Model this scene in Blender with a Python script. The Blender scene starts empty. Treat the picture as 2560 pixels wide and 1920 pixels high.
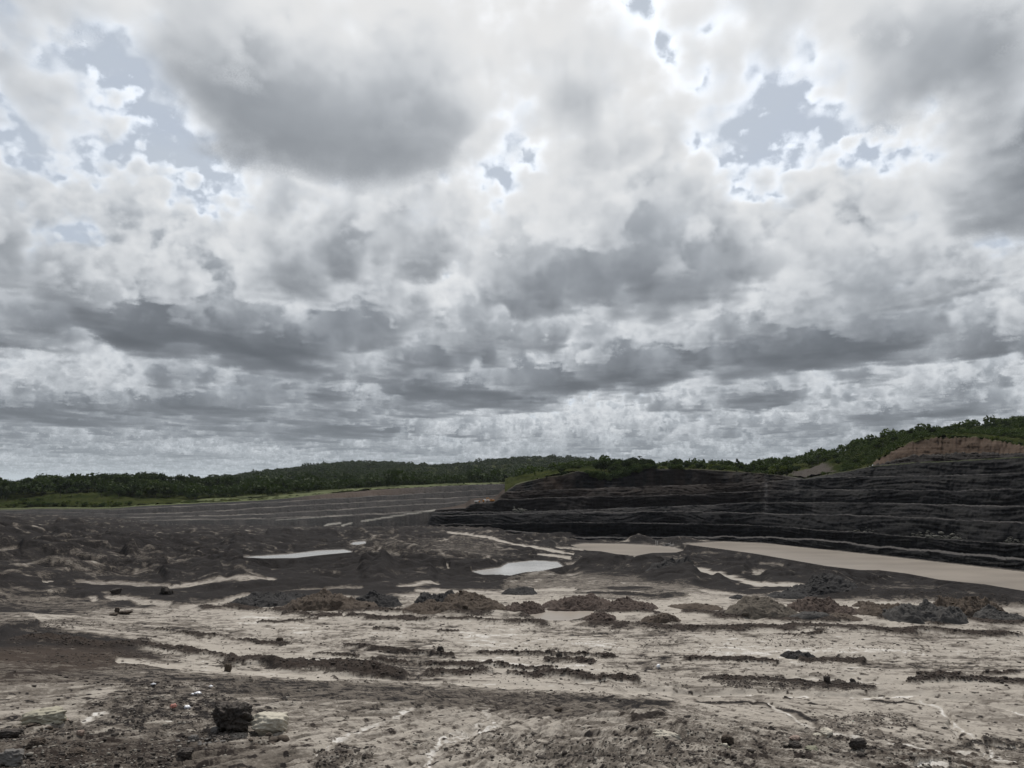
import bpy, math, random, time
import numpy as np
from concurrent.futures import ThreadPoolExecutor
T00=time.time()
random.seed(3)
C=bpy.context.scene.collection
SC=bpy.context.scene

# ============================================================ camera
# The photographed frame is 2560 x 1920; (u, v) below are positions in it, used to turn bearings into places.
F_N=1775.0; CX=1280.0; CY=960.0; HORIZON=1204.0
PITCH=math.atan((HORIZON-CY)/F_N)
CAM=np.array([0.0,0.0,12.0])
cam_d=bpy.data.cameras.new("camera"); cam=bpy.data.objects.new("camera",cam_d); C.objects.link(cam)
cam.location=CAM; cam.rotation_euler=(math.pi/2+PITCH,0,0)
cam_d.sensor_fit='HORIZONTAL'; cam_d.sensor_width=36.0; cam_d.lens=36.0*F_N/2560.0
cam_d.clip_start=0.1; cam_d.clip_end=30000
SC.camera=cam
SC.view_settings.view_transform='Standard'; SC.view_settings.look='None'
SC.view_settings.exposure=0.0; SC.view_settings.gamma=1.0
SC.cycles.use_denoising=True; SC.cycles.denoiser='OPENIMAGEDENOISE'
SC.cycles.sample_clamp_indirect=3.0; SC.cycles.max_bounces=6; SC.cycles.diffuse_bounces=3; SC.cycles.glossy_bounces=2; SC.cycles.transparent_max_bounces=4

# ============================================================ sun
SUN_EL=math.radians(58); SUN_AZ=math.radians(4)      # azimuth from +Y toward +X
sun_d=bpy.data.lights.new("sun",'SUN'); sun=bpy.data.objects.new("sun",sun_d); C.objects.link(sun)
sun_d.energy=3.4; sun_d.angle=math.radians(2.0); sun_d.color=(1.0,0.955,0.89)
sun.rotation_euler=(-(math.pi/2-SUN_EL),0,-SUN_AZ)

def px_dir(u,v):
    u=np.asarray(u,float); v=np.asarray(v,float)
    x=(u-CX)+0*v; y=np.full_like(x,F_N); z=-(v-CY)+0*x
    c,s=math.cos(PITCH),math.sin(PITCH)
    d=np.stack([x,y*c-z*s,y*s+z*c],-1)
    return d/np.linalg.norm(d,axis=-1,keepdims=True)
def at_r(u,v,r):
    "point seen at (u,v) at forward distance r"
    d=px_dir(u,v); h=d[...,1]
    return CAM+d*(np.asarray(r)/h)[...,None]
def at_z(u,v,z):
    d=px_dir(u,v); t=(np.asarray(z)-CAM[2])/d[...,2]
    return CAM+d*t[...,None]
def to_px(x,y,z):
    c,s=math.cos(PITCH),math.sin(PITCH)
    dz=z-CAM[2]
    f=y*c+dz*s; up=-y*s+dz*c
    f=np.where(f<0.3,0.3,f)
    return CX+F_N*x/f, CY-F_N*up/f
HAZE=0.000025
SC.cycles.volume_bounces=0
# ---------------------------------------------------------------- clouds
def fft_noise(shape, beta, rng, kmin=1.0, scale=None):
    n=rng.standard_normal(shape).astype(np.float32)
    f=np.fft.rfftn(n)
    ks=[np.fft.fftfreq(s)*s for s in shape[:-1]]+[np.fft.rfftfreq(shape[-1])*shape[-1]]
    sc=scale or [1.0]*len(shape)
    K=0
    for i,k in enumerate(ks):
        sh=[1]*len(shape); sh[i]=len(k)
        K=K+((k*sc[i]).reshape(sh))**2
    K=np.sqrt(K); K[K<kmin]=np.inf
    g=np.fft.irfftn(f*K**(-beta/2.0), s=shape).astype(np.float32)
    g-=g.mean(); g/=g.std()
    return g

VX=64.0; X0,X1=-36000.,36000.; Y0,Y1=-4000.,52000.
H0,H1,NZ=800.,2300.,40
DZ=(H1-H0)/NZ
RE=6371e3*1.15

# cloud masses: (u,v, half-width px, half-height px, amount)
BLOBS=[(640,190,190,70,.9),(1010,235,150,75,1.0),(820,255,300,60,.9),(1090,130,90,70,.6),(700,-40,500,70,-.9),(420,110,120,70,.6),
 (420,500,330,75,-2.2),(800,515,140,50,-1.4),(1090,400,140,55,-.8),(1700,120,200,80,-.35),(1960,230,120,90,-.45),(250,60,80,80,-.2),(1980,440,150,90,-1.0),(80,140,160,140,.9),(1350,150,150,110,.7),(1740,300,110,110,.8),(2250,260,220,200,.8),
 (2480,430,240,110,1.3),(970,580,170,90,1.0),(1560,330,160,90,.7),(100,640,160,90,.9),(2300,120,200,100,.7),(1500,250,90,90,.4),
 (60,250,130,160,.5),(1150,945,420,42,1.6),(500,1000,350,38,1.4),(120,1012,200,36,1.4),(1650,880,260,50,1.1),(2000,830,300,45,1.3),(1850,640,300,90,.9),
 (1480,680,200,80,.8),(700,830,160,70,1.1),(300,760,200,80,.8),(2350,760,200,60,1.0),(1850,975,140,28,1.6),(900,1052,100,22,1.4),(2300,1000,160,22,1.2),(640,1060,200,25,.9),
 (1550,1000,150,25,-.5),(1250,1030,220,25,-.5),(750,700,200,60,-.3)]

def build_volume():
    rng=np.random.default_rng(11)
    nx=int((X1-X0)/VX); ny=int((Y1-Y0)/VX)
    base=fft_noise((224,224,96),3.0,rng,kmin=9,scale=[1,1,3.6])[:,:,:NZ]
    cov=fft_noise((512,512),2.6,rng,kmin=7)           # slow coverage map
    ix=np.arange(nx); iy=np.arange(ny)
    B=base[np.ix_(ix%224,iy%224)]                     # nx,ny,NZ
    C=cov[np.ix_((ix//2)%512,(iy//2)%512)]
    bias=np.zeros((nx,ny),np.float32)
    xs=X0+(ix+.5)*VX; ys=Y0+(iy+.5)*VX
    for (u,v,hw,hh,a) in BLOBS:
        d=px_dir([u,u-hw,u+hw,u,u],[v,v,v,v-hh,v+hh]).reshape(-1,3)
        hm=H0+200
        t=RE*(-d[:,2]+np.sqrt(d[:,2]**2+2*hm/RE))
        P=d[:,:2]*t[:,None]
        cx,cy=P[0]; wx=np.linalg.norm(P[2]-P[1])/2; wy=abs(P[3,1]-P[4,1])/2
        wx=max(wx,120); wy=max(wy,120)
        gx=np.exp(-((xs-cx)/wx)**2); gy=np.exp(-((ys-cy)/wy)**2)
        bias+=(a*gx[:,None]*gy[None,:]).astype(np.float32)
    R=np.sqrt(xs[:,None]**2+ys[None,:]**2)
    far=np.clip((R-7000)/9000,0,1)
    nr=np.clip((4500-R)/2500,0,1)
    cover=-0.22+.06*far+.10*nr+0.38*C*(1-.75*nr)+1.05*np.clip(bias,-2,1.6)
    h=(np.arange(NZ)+.5)/NZ
    # top height grows with cover; flat base
    D=np.empty((nx,ny,NZ),np.float32)
    for k in range(NZ):
        hh=h[k]
        basegrad=min(1.0,hh/0.10)
        lvl=cover+(0.85+.2*far-.22*nr)*B[:,:,k]-(3.9-1.1*far)*max(0,hh-.07)+0.10
        D[:,:,k]=np.clip(lvl,-.9,1.6)*1.0-(1-basegrad)*0.9
    return D

def light(D,ext):
    # optical depth toward the sun
    dens=np.clip(D,0,1.0)
    tau=np.zeros_like(D)
    path=DZ/math.sin(SUN_EL)
    sx=DZ/math.tan(SUN_EL)*math.sin(SUN_AZ)/VX; sy=DZ/math.tan(SUN_EL)*math.cos(SUN_AZ)/VX
    acc=np.zeros(D.shape[:2],np.float32)
    for k in range(NZ-1,-1,-1):
        a=acc
        a=(1-sy)*a+sy*np.roll(a,-1,axis=1)
        a=(1-abs(sx))*a+abs(sx)*np.roll(a,-1 if sx>0 else 1,axis=0)
        tau[:,:,k]=a+dens[:,:,k]*path*.5*ext
        acc=a+dens[:,:,k]*path*ext
    return tau

def make_sky(NU=1500,NV=800,AZ=44.,EL=43.,verbose=False,fold=False,pre={}):
    t0=time.time()
    EXT=0.020
    if 'Z' not in pre:
        D=build_volume()
        pre['Z']=(np.stack([D,light(D,EXT)],-1).reshape(-1,2),D.shape[:2])
    Z2,(nx,ny)=pre['Z']
    rng=np.random.default_rng(5)
    n1=fft_noise((96,96,96),3.6,rng,kmin=4)
    n2=fft_noise((96,96,96),3.0,rng,kmin=6)
    det=(0.65*(1.1-np.abs(n1)*1.3)+0.5*n2); det=(det-det.mean()).astype(np.float32)
    det=det.reshape(-1)
    if verbose: print('vol',time.time()-t0)
    LS=np.array([math.cos(SUN_EL)*math.sin(SUN_AZ),math.cos(SUN_EL)*math.cos(SUN_AZ),math.sin(SUN_EL)])
    # patch: u -> azimuth -90..90, v -> elevation 0..75 with denser low rows
    az=((np.arange(NU)+.5)/NU*2-1)*math.radians(AZ)
    el=((np.arange(NV)+.5)/NV)*math.radians(EL)
    out=np.zeros((NV,NU,4),np.float32)
    def tri(flat,fx,fy,fz,sx,sy,sz,wrap):
        x=np.floor(fx); y=np.floor(fy); z=np.floor(fz)
        ax=(fx-x); ay=(fy-y); az_=(fz-z)
        x=x.astype(np.int32); y=y.astype(np.int32); z=z.astype(np.int32)
        if wrap:
            x%=sx; y%=sy; z%=sz; x1=(x+1)%sx; y1=(y+1)%sy; z1=(z+1)%sz
        else:
            x=np.clip(x,0,sx-2); y=np.clip(y,0,sy-2); z=np.clip(z,0,sz-2); x1=x+1;y1=y+1;z1=z+1
        def g(a,b,c): return flat.take((a*sy+b)*sz+c,axis=0)
        if flat.ndim>1: ax=ax[:,None];ay=ay[:,None];az_=az_[:,None]
        c00=g(x,y,z)*(1-az_)+g(x,y,z1)*az_
        c01=g(x,y1,z)*(1-az_)+g(x,y1,z1)*az_
        c10=g(x1,y,z)*(1-az_)+g(x1,y,z1)*az_
        c11=g(x1,y1,z)*(1-az_)+g(x1,y1,z1)*az_
        return (c00*(1-ay)+c01*ay)*(1-ax)+(c10*(1-ay)+c11*ay)*ax
    def rows(r0,r1):
        rg=np.random.default_rng(r0)
        e=el[r0:r1,None]+0*az[None,:]; a=az[None,:]+0*el[r0:r1,None]
        dx=(np.cos(e)*np.sin(a)).ravel().astype(np.float32); dy=(np.cos(e)*np.cos(a)).ravel().astype(np.float32); dz=np.sin(e).ravel().astype(np.float32)
        n=dx.size
        s2=dz.astype(np.float64)
        ta=(RE*(-s2+np.sqrt(s2*s2+2*H0/RE))).astype(np.float32); tb=(RE*(-s2+np.sqrt(s2*s2+2*H1/RE))).astype(np.float32)
        path=float(np.mean(tb-ta)); N=int(np.clip(path/24,110,230))
        T=np.ones(n,np.float32); L=np.zeros((n,3),np.float32); dist=np.zeros(n,np.float32)
        mu=dx*LS[0]+dy*LS[1]+dz*LS[2]
        def hg(g): return (1-g*g)/(1+g*g-2*g*mu)**1.5
        ph=(0.55*hg(.62)+0.45*hg(-.1)).astype(np.float32)
        jit=rg.random(n).astype(np.float32)
        dt=(tb-ta)/N
        act=np.arange(n)
        for i in range(N):
            t=ta[act]+(i+jit[act])*dt[act]
            x=dx[act]*t; y=dy[act]*t; z=dz[act]*t+(t*t)*(1/(2*RE))
            h=(z-H0)/(H1-H0)
            # inverted coordinates of the grid
            if fold: y=np.abs(y)
            q=tri(Z2,(x-X0)/VX-.5,(y-Y0)/VX-.5,h*NZ-.5,nx,ny,NZ,False)
            d=q[:,0]; tau=q[:,1]
            cand=d>-.62
            if cand.any():
                ci=np.nonzero(cand)[0]
                sc=1/14.0
                xs=x[ci]*sc; ys=y[ci]*sc; zs=z[ci]*sc*1.1
                dd=tri(det,xs,ys,zs,96,96,96,True)
                near=t[ci]
                md=tri(det,xs*.31+9.,ys*.31,zs*.34,96,96,96,True); fd=np.clip(1.25-t[ci]/16000,.12,1); d2=d[ci]+.30*md*np.clip(fd*1.6,.3,1)+0.29*dd*fd+0.05*tri(det,xs*3.7,ys*3.7,zs*3.7,96,96,96,True)*np.clip(1.6-near/6000,0,1)
                off=70*sc
                ds=d[ci]+.30*tri(det,(xs+LS[0]*off*2.2)*.31+9.,(ys+LS[1]*off*2.2)*.31,(zs+LS[2]*off*2.2)*.34,96,96,96,True)+0.29*tri(det,xs+LS[0]*off,ys+LS[1]*off,zs+LS[2]*off,96,96,96,True)
                tau=tau.copy(); tau[ci]+=np.clip(ds,0,1)*EXT*130
                dn=np.zeros(len(act),np.float32); dn[ci]=np.clip(d2,0,1.0)
                dn=np.minimum(dn*1.3,1)
                op=1-np.exp(-dn*EXT*dt[act])
                tl=tau+0.0
                beer=(0.70*np.exp(-.42*tl)+0.26*np.exp(-.10*tl)+.06*np.exp(-.03*tl))*1.4
                powder=1.0
                hc=np.clip(h,0,1)
                amb=(0.13+0.42*hc)
                S=beer*ph[act]
                col=np.stack([S*.785+amb*.875, S*.82+amb*.985, S*.865+amb*1.15],-1)
                w=T[act]*op
                L[act]+=w[:,None]*col
                dist[act]+=w*t
                T[act]*=1-op
                act=act[T[act]>.01]
                if len(act)==0: break
        dist/=np.maximum(1-T,1e-4)
        hz=np.exp(-dist/60000.)
        hazec=np.array([.56,.62,.66],np.float32)
        A=(1-T)
        L=.80*(1-np.exp(-(L*1.14)**1.38/.80));Lc=L*hz[:,None]+hazec*(A*(1-hz))[:,None]
        out[r0:r1,:,:3]=Lc.reshape(r1-r0,NU,3); out[r0:r1,:,3]=A.reshape(r1-r0,NU)
    blk=12
    with ThreadPoolExecutor(4) as ex: list(ex.map(lambda r:rows(r,min(r+blk,NV)),range(0,NV,blk)))
    if NV>300:
        # local contrast, as the cloud edges are crisper than the march resolves
        def blur(a,s):
            p=int(4*s); b=np.pad(a,((p,p),(p,p)),mode='reflect'); f=np.fft.rfft2(b)
            g=np.exp(-2*(math.pi*s)**2*(np.fft.fftfreq(b.shape[0])[:,None]**2+np.fft.rfftfreq(b.shape[1])[None]**2))
            return np.fft.irfft2(f*g,s=b.shape)[p:-p,p:-p]
        lum=out[...,:3].mean(-1)+(1-out[...,3])*.56; sq=NU/1500.
        wv=np.clip((np.arange(NV)/NV*EL-1.0)/6.0,.15,1)[:,None]; gain=1+(.24*(lum-blur(lum,34*sq))+.14*(lum-blur(lum,9*sq)))/np.maximum(lum,.1)*wv
        ev=np.clip(gain,.78,1.08); out[...,:3]*=ev[...,None].astype(np.float32)
    if verbose: print('march',time.time()-t0)
    return out

# ============================================================ world: Nishita sky behind marched clouds
def world():
    W=bpy.data.worlds.new("World"); SC.world=W; W.use_nodes=True
    nt=W.node_tree; N=nt.nodes; L=nt.links; N.clear()
    def img(name,arr):
        h,w=arr.shape[:2]
        im=bpy.data.images.new(name,w,h,alpha=True,float_buffer=True)
        im.colorspace_settings.name='Non-Color'
        im.alpha_mode='CHANNEL_PACKED'
        im.pixels.foreach_set(arr.astype(np.float32).ravel()); im.update(); im.pack()
        n=N.new('ShaderNodeTexImage'); n.image=im; n.extension='EXTEND'; n.interpolation='Linear'
        return n
    fine=make_sky(NU=1500,NV=800,AZ=44.,EL=43.); coarse=make_sky(NU=360,NV=120,AZ=180.,EL=90.,fold=True)
    tc=N.new('ShaderNodeTexCoord'); sep=N.new('ShaderNodeSeparateXYZ'); L.new(tc.outputs['Generated'],sep.inputs[0])
    def m(op,a,b=None,c=None):
        n=N.new('ShaderNodeMath'); n.operation=op
        for i,q in enumerate((a,b,c)):
            if q is None: continue
            if isinstance(q,(int,float)): n.inputs[i].default_value=q
            else: L.new(q,n.inputs[i])
        return n.outputs[0]
    az=m('ARCTAN2',sep.outputs[0],sep.outputs[1]); el=m('ARCSINE',sep.outputs[2])
    def uv(AZ,EL):
        c=N.new('ShaderNodeCombineXYZ')
        L.new(m('MULTIPLY_ADD',az,.5/math.radians(AZ),.5),c.inputs[0]); L.new(m('MULTIPLY',el,1/math.radians(EL)),c.inputs[1])
        return c.outputs[0]
    nf=img('cloud_map_ahead',fine); nc=img('cloud_map_all',coarse)
    L.new(uv(44.,43.),nf.inputs[0]); L.new(uv(180.,90.),nc.inputs[0])
    ins=m('MULTIPLY',m('LESS_THAN',m('ABSOLUTE',az),math.radians(43.7)),m('LESS_THAN',el,math.radians(42.7)))
    def mix(f,a,b,t='MIX'):
        n=N.new('ShaderNodeMix'); n.data_type='RGBA'; n.blend_type=t; n.clamp_result=False; n.clamp_factor=False
        for s,q in ((0,f),(6,a),(7,b)):
            if isinstance(q,(int,float)): n.inputs[s].default_value=q
            elif isinstance(q,tuple): n.inputs[s].default_value=q
            else: L.new(q,n.inputs[s])
        return n.outputs[2]
    col=mix(ins,nc.outputs[0],nf.outputs[0])
    am=N.new('ShaderNodeMix'); am.data_type='FLOAT'; L.new(ins,am.inputs[0]); L.new(nc.outputs[1],am.inputs[2]); L.new(nf.outputs[1],am.inputs[3])
    # thin high veil over the blue
    sky=N.new('ShaderNodeTexSky'); sky.sky_type='NISHITA'; sky.sun_disc=False
    sky.sun_elevation=SUN_EL; sky.sun_rotation=SUN_AZ; sky.air_density=1.0; sky.dust_density=2.0
    mp=N.new('ShaderNodeMapping'); mp.inputs['Scale'].default_value=(3.0,3.0,9.0); L.new(tc.outputs['Generated'],mp.inputs[0])
    ns=N.new('ShaderNodeTexNoise'); ns.inputs['Scale'].default_value=2.2; ns.inputs['Detail'].default_value=8; ns.inputs['Distortion'].default_value=.7
    L.new(mp.outputs[0],ns.inputs[0])
    mr=N.new('ShaderNodeMapRange'); mr.inputs[1].default_value=.35; mr.inputs[2].default_value=.75; mr.inputs[3].default_value=.8; mr.inputs[4].default_value=1.0
    L.new(ns.outputs[0],mr.inputs[0])
    back=mix(mr.outputs[0],sky.outputs[0],(5.2,5.75,6.5,1))
    inv=m('SUBTRACT',1.0,am.outputs[0])
    c10=mix(1.0,col,(10,10,10,1),'MULTIPLY')
    cb=N.new('ShaderNodeCombineXYZ')
    for i in range(3): L.new(inv,cb.inputs[i])
    tot=mix(1.0,c10,mix(1.0,back,cb.outputs[0],'MULTIPLY'),'ADD')
    bg=N.new('ShaderNodeBackground'); bg.inputs[1].default_value=0.1; L.new(tot,bg.inputs[0])
    out=N.new('ShaderNodeOutputWorld'); L.new(bg.outputs[0],out.inputs[0])
    W.cycles.sampling_method='MANUAL'; W.cycles.sample_map_resolution=512
world()
print('sky',time.time()-T00)
# ============================================================ helpers
RNG=np.random.default_rng(42)
def ntex(beta,kmin,seed,n=1024,lo=1.0):
    return fft_noise((n,n),beta,np.random.default_rng(seed),kmin=kmin)
TX={'soft':ntex(6.0,3,1),'fbm':ntex(4.0,4,2),'rough':ntex(3.2,8,3),'b':ntex(3.8,4,4),'c':ntex(3.6,6,5)}
MIP={}
for _k,_t in TX.items():
    f=np.fft.rfft2(_t); n=_t.shape[0]
    kk=np.hypot(np.fft.fftfreq(n)[:,None],np.fft.rfftfreq(n)[None,:])
    MIP[_k]=np.stack([_t]+[np.fft.irfft2(f*np.exp(-2*(math.pi*kk*s_)**2),s=_t.shape).astype(np.float32) for s_ in (.75,1.5,3,6,12,24,48,96)])
FOOT=[None]
def nz(name,x,y,L,rot=0.0,st=1.0,off=0.0):
    "periodic noise, tile size L metres; stretched st times along direction rot; blurred to the local mesh spacing"
    t=MIP[name]; n=t.shape[1]; tf=t.ravel()
    c,s=math.cos(rot),math.sin(rot)
    a=(x*c+y*s)/(L*st)*n+off*n; b=(-x*s+y*c)/L*n+off*n*.37
    a0=np.floor(a); b0=np.floor(b); fa=(a-a0).astype(np.float32); fb=(b-b0).astype(np.float32)
    i=a0.astype(np.int64)%n; j=b0.astype(np.int64)%n; i1=(i+1)%n; j1=(j+1)%n
    def g(lv):
        o=lv*(n*n)
        return (tf[o+i*n+j]*(1-fb)+tf[o+i*n+j1]*fb)*(1-fa)+(tf[o+i1*n+j]*(1-fb)+tf[o+i1*n+j1]*fb)*fa
    F=FOOT[0]
    if F is None or np.shape(F)!=np.shape(x): return g(np.zeros(np.shape(x),np.int64))
    lv=np.clip(np.log2(np.maximum(F*.8*n/L,1e-3)/.75)+1,0,7.99); l0=np.floor(lv).astype(np.int64); fl=(lv-l0).astype(np.float32)
    return g(l0)*(1-fl)+g(l0+1)*fl
def sst(a,b,x):
    t=np.clip((x-a)/(b-a),0,1); return t*t*(3-2*t)
def seg_dist(u,v,pts,asp=1.0):
    "distance in px to a polyline; v scaled by asp"
    best=np.full(u.shape,1e9); tt=np.zeros(u.shape); sd=np.zeros(u.shape)
    n=len(pts)-1
    for k in range(n):
        x0,y0=pts[k]; x1,y1=pts[k+1]
        dx,dy=x1-x0,(y1-y0)*asp; l2=dx*dx+dy*dy+1e-9
        px=u-x0; py=(v-y0)*asp
        t=np.clip((px*dx+py*dy)/l2,0,1)
        d=np.hypot(px-t*dx,py-t*dy)
        m=d<best
        best=np.where(m,d,best); tt=np.where(m,(k+t)/n,tt); sd=np.where(m,py-t*dy,sd)
    return best,tt,sd
def poly_sd(u,v,poly,asp=1.0):
    "signed px distance, negative inside"
    p=np.array(poly,float); d,_,_=seg_dist(u,v,list(map(tuple,np.vstack([p,p[:1]]))),asp)
    ins=np.zeros(u.shape,bool); n=len(p)
    for k in range(n):
        x0,y0=p[k]; x1,y1=p[(k+1)%n]
        c=((y0>v)!=(y1>v))&(u<(x1-x0)*(v-y0)/(y1-y0+1e-12)+x0)
        ins^=c
    return np.where(ins,-d,d)

# ============================================================ base relief
CTRL=[]
for u,rows in {
 -300:[(2600,7.5),(1920,18),(1800,24),(1700,31),(1600,46),(1540,55),(1470,67),(1420,86),(1380,118),(1320,138),(1290,168),(1262,430)],
 0:[(2600,7.5),(1920,18),(1800,24),(1700,31),(1640,43),(1560,54),(1500,70),(1470,75),(1420,88),(1380,120),(1320,140),(1292,165),(1268,400)],
 160:[(1920,18),(1740,29),(1640,45),(1540,61),(1480,78),(1430,96),(1385,128),(1350,190),(1312,300),(1275,400)],
 320:[(1920,18),(1740,29),(1640,47),(1540,63),(1480,79),(1450,90),(1400,132),(1345,255),(1312,345),(1278,420)],
 640:[(2600,7.5),(1920,18),(1800,25.5),(1740,31),(1690,40),(1640,50),(1560,61),(1480,80),(1440,94),(1410,140),(1393,188),(1376,212),(1350,275),(1313,380)],
 960:[(1920,17.5),(1800,26.5),(1740,34),(1700,43),(1640,50),(1560,61),(1480,78),(1440,98),(1400,159),(1352,285),(1330,360),(1316,410)],
 1280:[(2600,7),(1920,17),(1830,23),(1760,33),(1715,42),(1640,50),(1560,61),(1475,85),(1438,127),(1402,150),(1370,246),(1342,322),(1326,395)],
 1480:[(1920,15.5),(1830,20),(1790,24.5),(1740,39),(1640,50),(1560,61),(1475,84),(1440,105),(1410,150),(1385,245),(1362,285)],
 1700:[(1920,14),(1830,17.5),(1797,20),(1740,41),(1640,50),(1560,61),(1480,80),(1440,112),(1400,180),(1372,262),(1356,300)],
 1920:[(2600,6.5),(1920,13.8),(1850,17),(1826,18.5),(1790,36),(1740,41),(1640,50),(1560,61),(1480,80),(1440,112),(1392,240)],
 2240:[(1920,14.5),(1876,16.8),(1840,33),(1740,41),(1640,50),(1560,61),(1500,72),(1465,95),(1440,165)],
 2560:[(2600,6.8),(1920,15.8),(1908,16.6),(1880,31),(1740,40),(1640,50),(1560,61),(1510,70),(1492,82),(1480,152)],
 2900:[(1925,15.8),(1900,30),(1740,40),(1640,50),(1560,61),(1520,68),(1500,80),(1497,140)]}.items():
    for v,r in rows: CTRL.append(at_r(u,v,r))
for uu in (-300,640,1280,1920,2900):
    d=px_dir(uu,1204.); a=math.atan2(d[0],d[1])
    for r,z in ((1.0,10.35),(3.5,9.9)): CTRL.append(np.array([r*math.sin(a),r*math.cos(a),z]))
CTRL=np.array(CTRL)
RK=1.6; RC=0.10
def rbf_fit(P,K=RK,c=RC):
    q=np.stack([np.arctan2(P[:,0],P[:,1])*K,np.log(np.hypot(P[:,0],P[:,1]))],-1)
    D=np.sqrt(((q[:,None]-q[None])**2).sum(-1)+c*c)
    n=len(P); A=np.zeros((n+3,n+3)); A[:n,:n]=D-np.eye(n)*0.0005; A[:n,n]=1; A[:n,n+1:]=q; A[n,:n]=1; A[n+1:,:n]=q.T
    w=np.linalg.solve(A,np.concatenate([P[:,2],[0,0,0]]))
    return q,w,K,c
def rbf(f,x,y):
    q,w,K,c=f
    a=(np.arctan2(x,y)*K).ravel(); b=np.log(np.maximum(np.hypot(x,y),.5)).ravel()
    n=len(q); out=np.empty(a.size)
    def blk(i0):
        A=a[i0:i0+20000,None].astype(np.float32); B=b[i0:i0+20000,None].astype(np.float32)
        D=np.sqrt((A-q[:,0].astype(np.float32))**2+(B-q[:,1].astype(np.float32))**2+np.float32(c*c))
        out[i0:i0+20000]=D@w[:n].astype(np.float32)+w[n]+a[i0:i0+20000]*w[n+1]+b[i0:i0+20000]*w[n+2]
    with ThreadPoolExecutor(4) as ex: list(ex.map(blk,range(0,a.size,20000)))
    return out.reshape(np.shape(x))
BASE=rbf_fit(CTRL)

# ------------------------------------------------------------ ponds (outline in the photo, water level)
ZP=-13.5
BIGPOND=[(1709,1360),(1807,1354),(1915,1359),(2067,1375),(2198,1389),(2348,1406),(2560,1430),(2760,1452),(2760,1512),(2560,1477),(2463,1461),(2348,1449),(2270,1434),(2198,1425),(2151,1425),(2067,1415),(1969,1398),(1888,1384),(1801,1372)]
PONDS=[('pond','wide brown silty pit lake below the tall dark mine wall',BIGPOND,ZP,'silt'),
 ('pond','small brown pond left of the big lake at the foot of the wall',[(1427,1364),(1460,1359),(1563,1360),(1671,1366),(1709,1376),(1690,1381),(1630,1382),(1590,1389),(1541,1385),(1503,1378),(1468,1376)],ZP,'silt'),
 ('pond','pale grey pond in the middle of the dark pit floor',[(1180,1429),(1250,1419),(1270,1408),(1336,1402),(1394,1405),(1408,1416),(1355,1427),(1309,1431),(1274,1439),(1247,1436),(1208,1437)],-4.6,'pale'),
 ('pond','long thin white pond on dark mud left of the centre',[(606,1393),(719,1386),(797,1377),(860,1374.5),(882,1380),(797,1388),(739,1395),(661,1396)],-8.9,'pale'),
 ('pond','tiny white pool right behind the long thin pond',[(877,1361),(884,1356),(912,1353.5),(916,1358),(895,1362)],-10.7,'pale'),
 ('puddle','shallow tan puddle between the dirt heaps',[(1308,1533),(1360,1527),(1420,1525),(1490,1528),(1470,1540),(1420,1552),(1372,1554),(1345,1548)],0.0,'silt')]

# ------------------------------------------------------------ painted strokes
# pale silt and one painted water glint: (points, half width px, amount, aspect)
PALE=[([(194,1452),(424,1462)],8,.6),([(431,1464),(583,1455),(680,1452)],9,.75),([(272,1489),(412,1509)],14,.7),([(459,1517),(622,1489)],12,.75),([(233,1490),(236,1497)],8,.7),
 ([(288,1388),(350,1396)],7,.35),([(350,1408),(505,1419),(661,1450)],5,.45),([(0,1396),(35,1392)],6,.7),([(109,1454),(128,1452)],3,.8),([(622,1345),(657,1342)],3.5,1.3),([(361,1355),(395,1354)],1.8,1.1),  # brightest stroke is a water glint painted into the ground colour
 ([(925,1300),(1000,1288),(1087,1275)],2.2,.9),([(1122,1338),(1200,1345),(1297,1361),(1414,1382),(1500,1390)],4.5,.95),([(1500,1390),(1589,1396),(1671,1408),(1753,1425),(1807,1438),(1888,1457),(2000,1463)],9,1.0),
 ([(1348,1384),(1425,1392)],4,.9),([(1394,1369),(1455,1374)],5,.7),([(1428,1408),(1470,1405)],13,.6),([(1430,1440),(1590,1448)],14,.38),([(1330,1455),(1480,1464),(1700,1470)],11,.45),([(1336,1474),(1433,1472)],7,.9),
 ([(998,1463),(1091,1458)],6,.8),([(1044,1475),(1200,1478)],9,.75),([(1107,1427),(1123,1424),(1118,1415)],2,.9),([(1107,1427),(1099,1435)],2,.9),([(1090,1369),(1220,1369)],18,.28),([(1025,1327),(1200,1330)],5,.3),
 ([(1888,1431),(1997,1427)],8,.85),([(1902,1408),(1956,1411)],4,.5),([(1753,1474),(1861,1487)],8,.8),([(1620,1389),(1690,1396)],5,.4),([(2216,1486),(2407,1498),(2600,1512)],6,1.0),([(1900,1427),(1930,1428)],6,.6),
 ([(2297,1445),(2348,1449)],3,.8),([(1870,1486),(1984,1476)],4,.6),([(1099,1360),(1122,1357)],4,.9),([(2060,1400),(2150,1430)],4,.3),([(1540,1430),(1600,1415)],4,.3),([(820,1520),(900,1515)],8,.5),([(480,1500),(560,1500)],10,.3),
 ([(2170,1462),(2330,1470)],5,.35),([(700,1470),(900,1466)],7,.45),([(960,1440),(1060,1445)],4,.3)]
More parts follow.
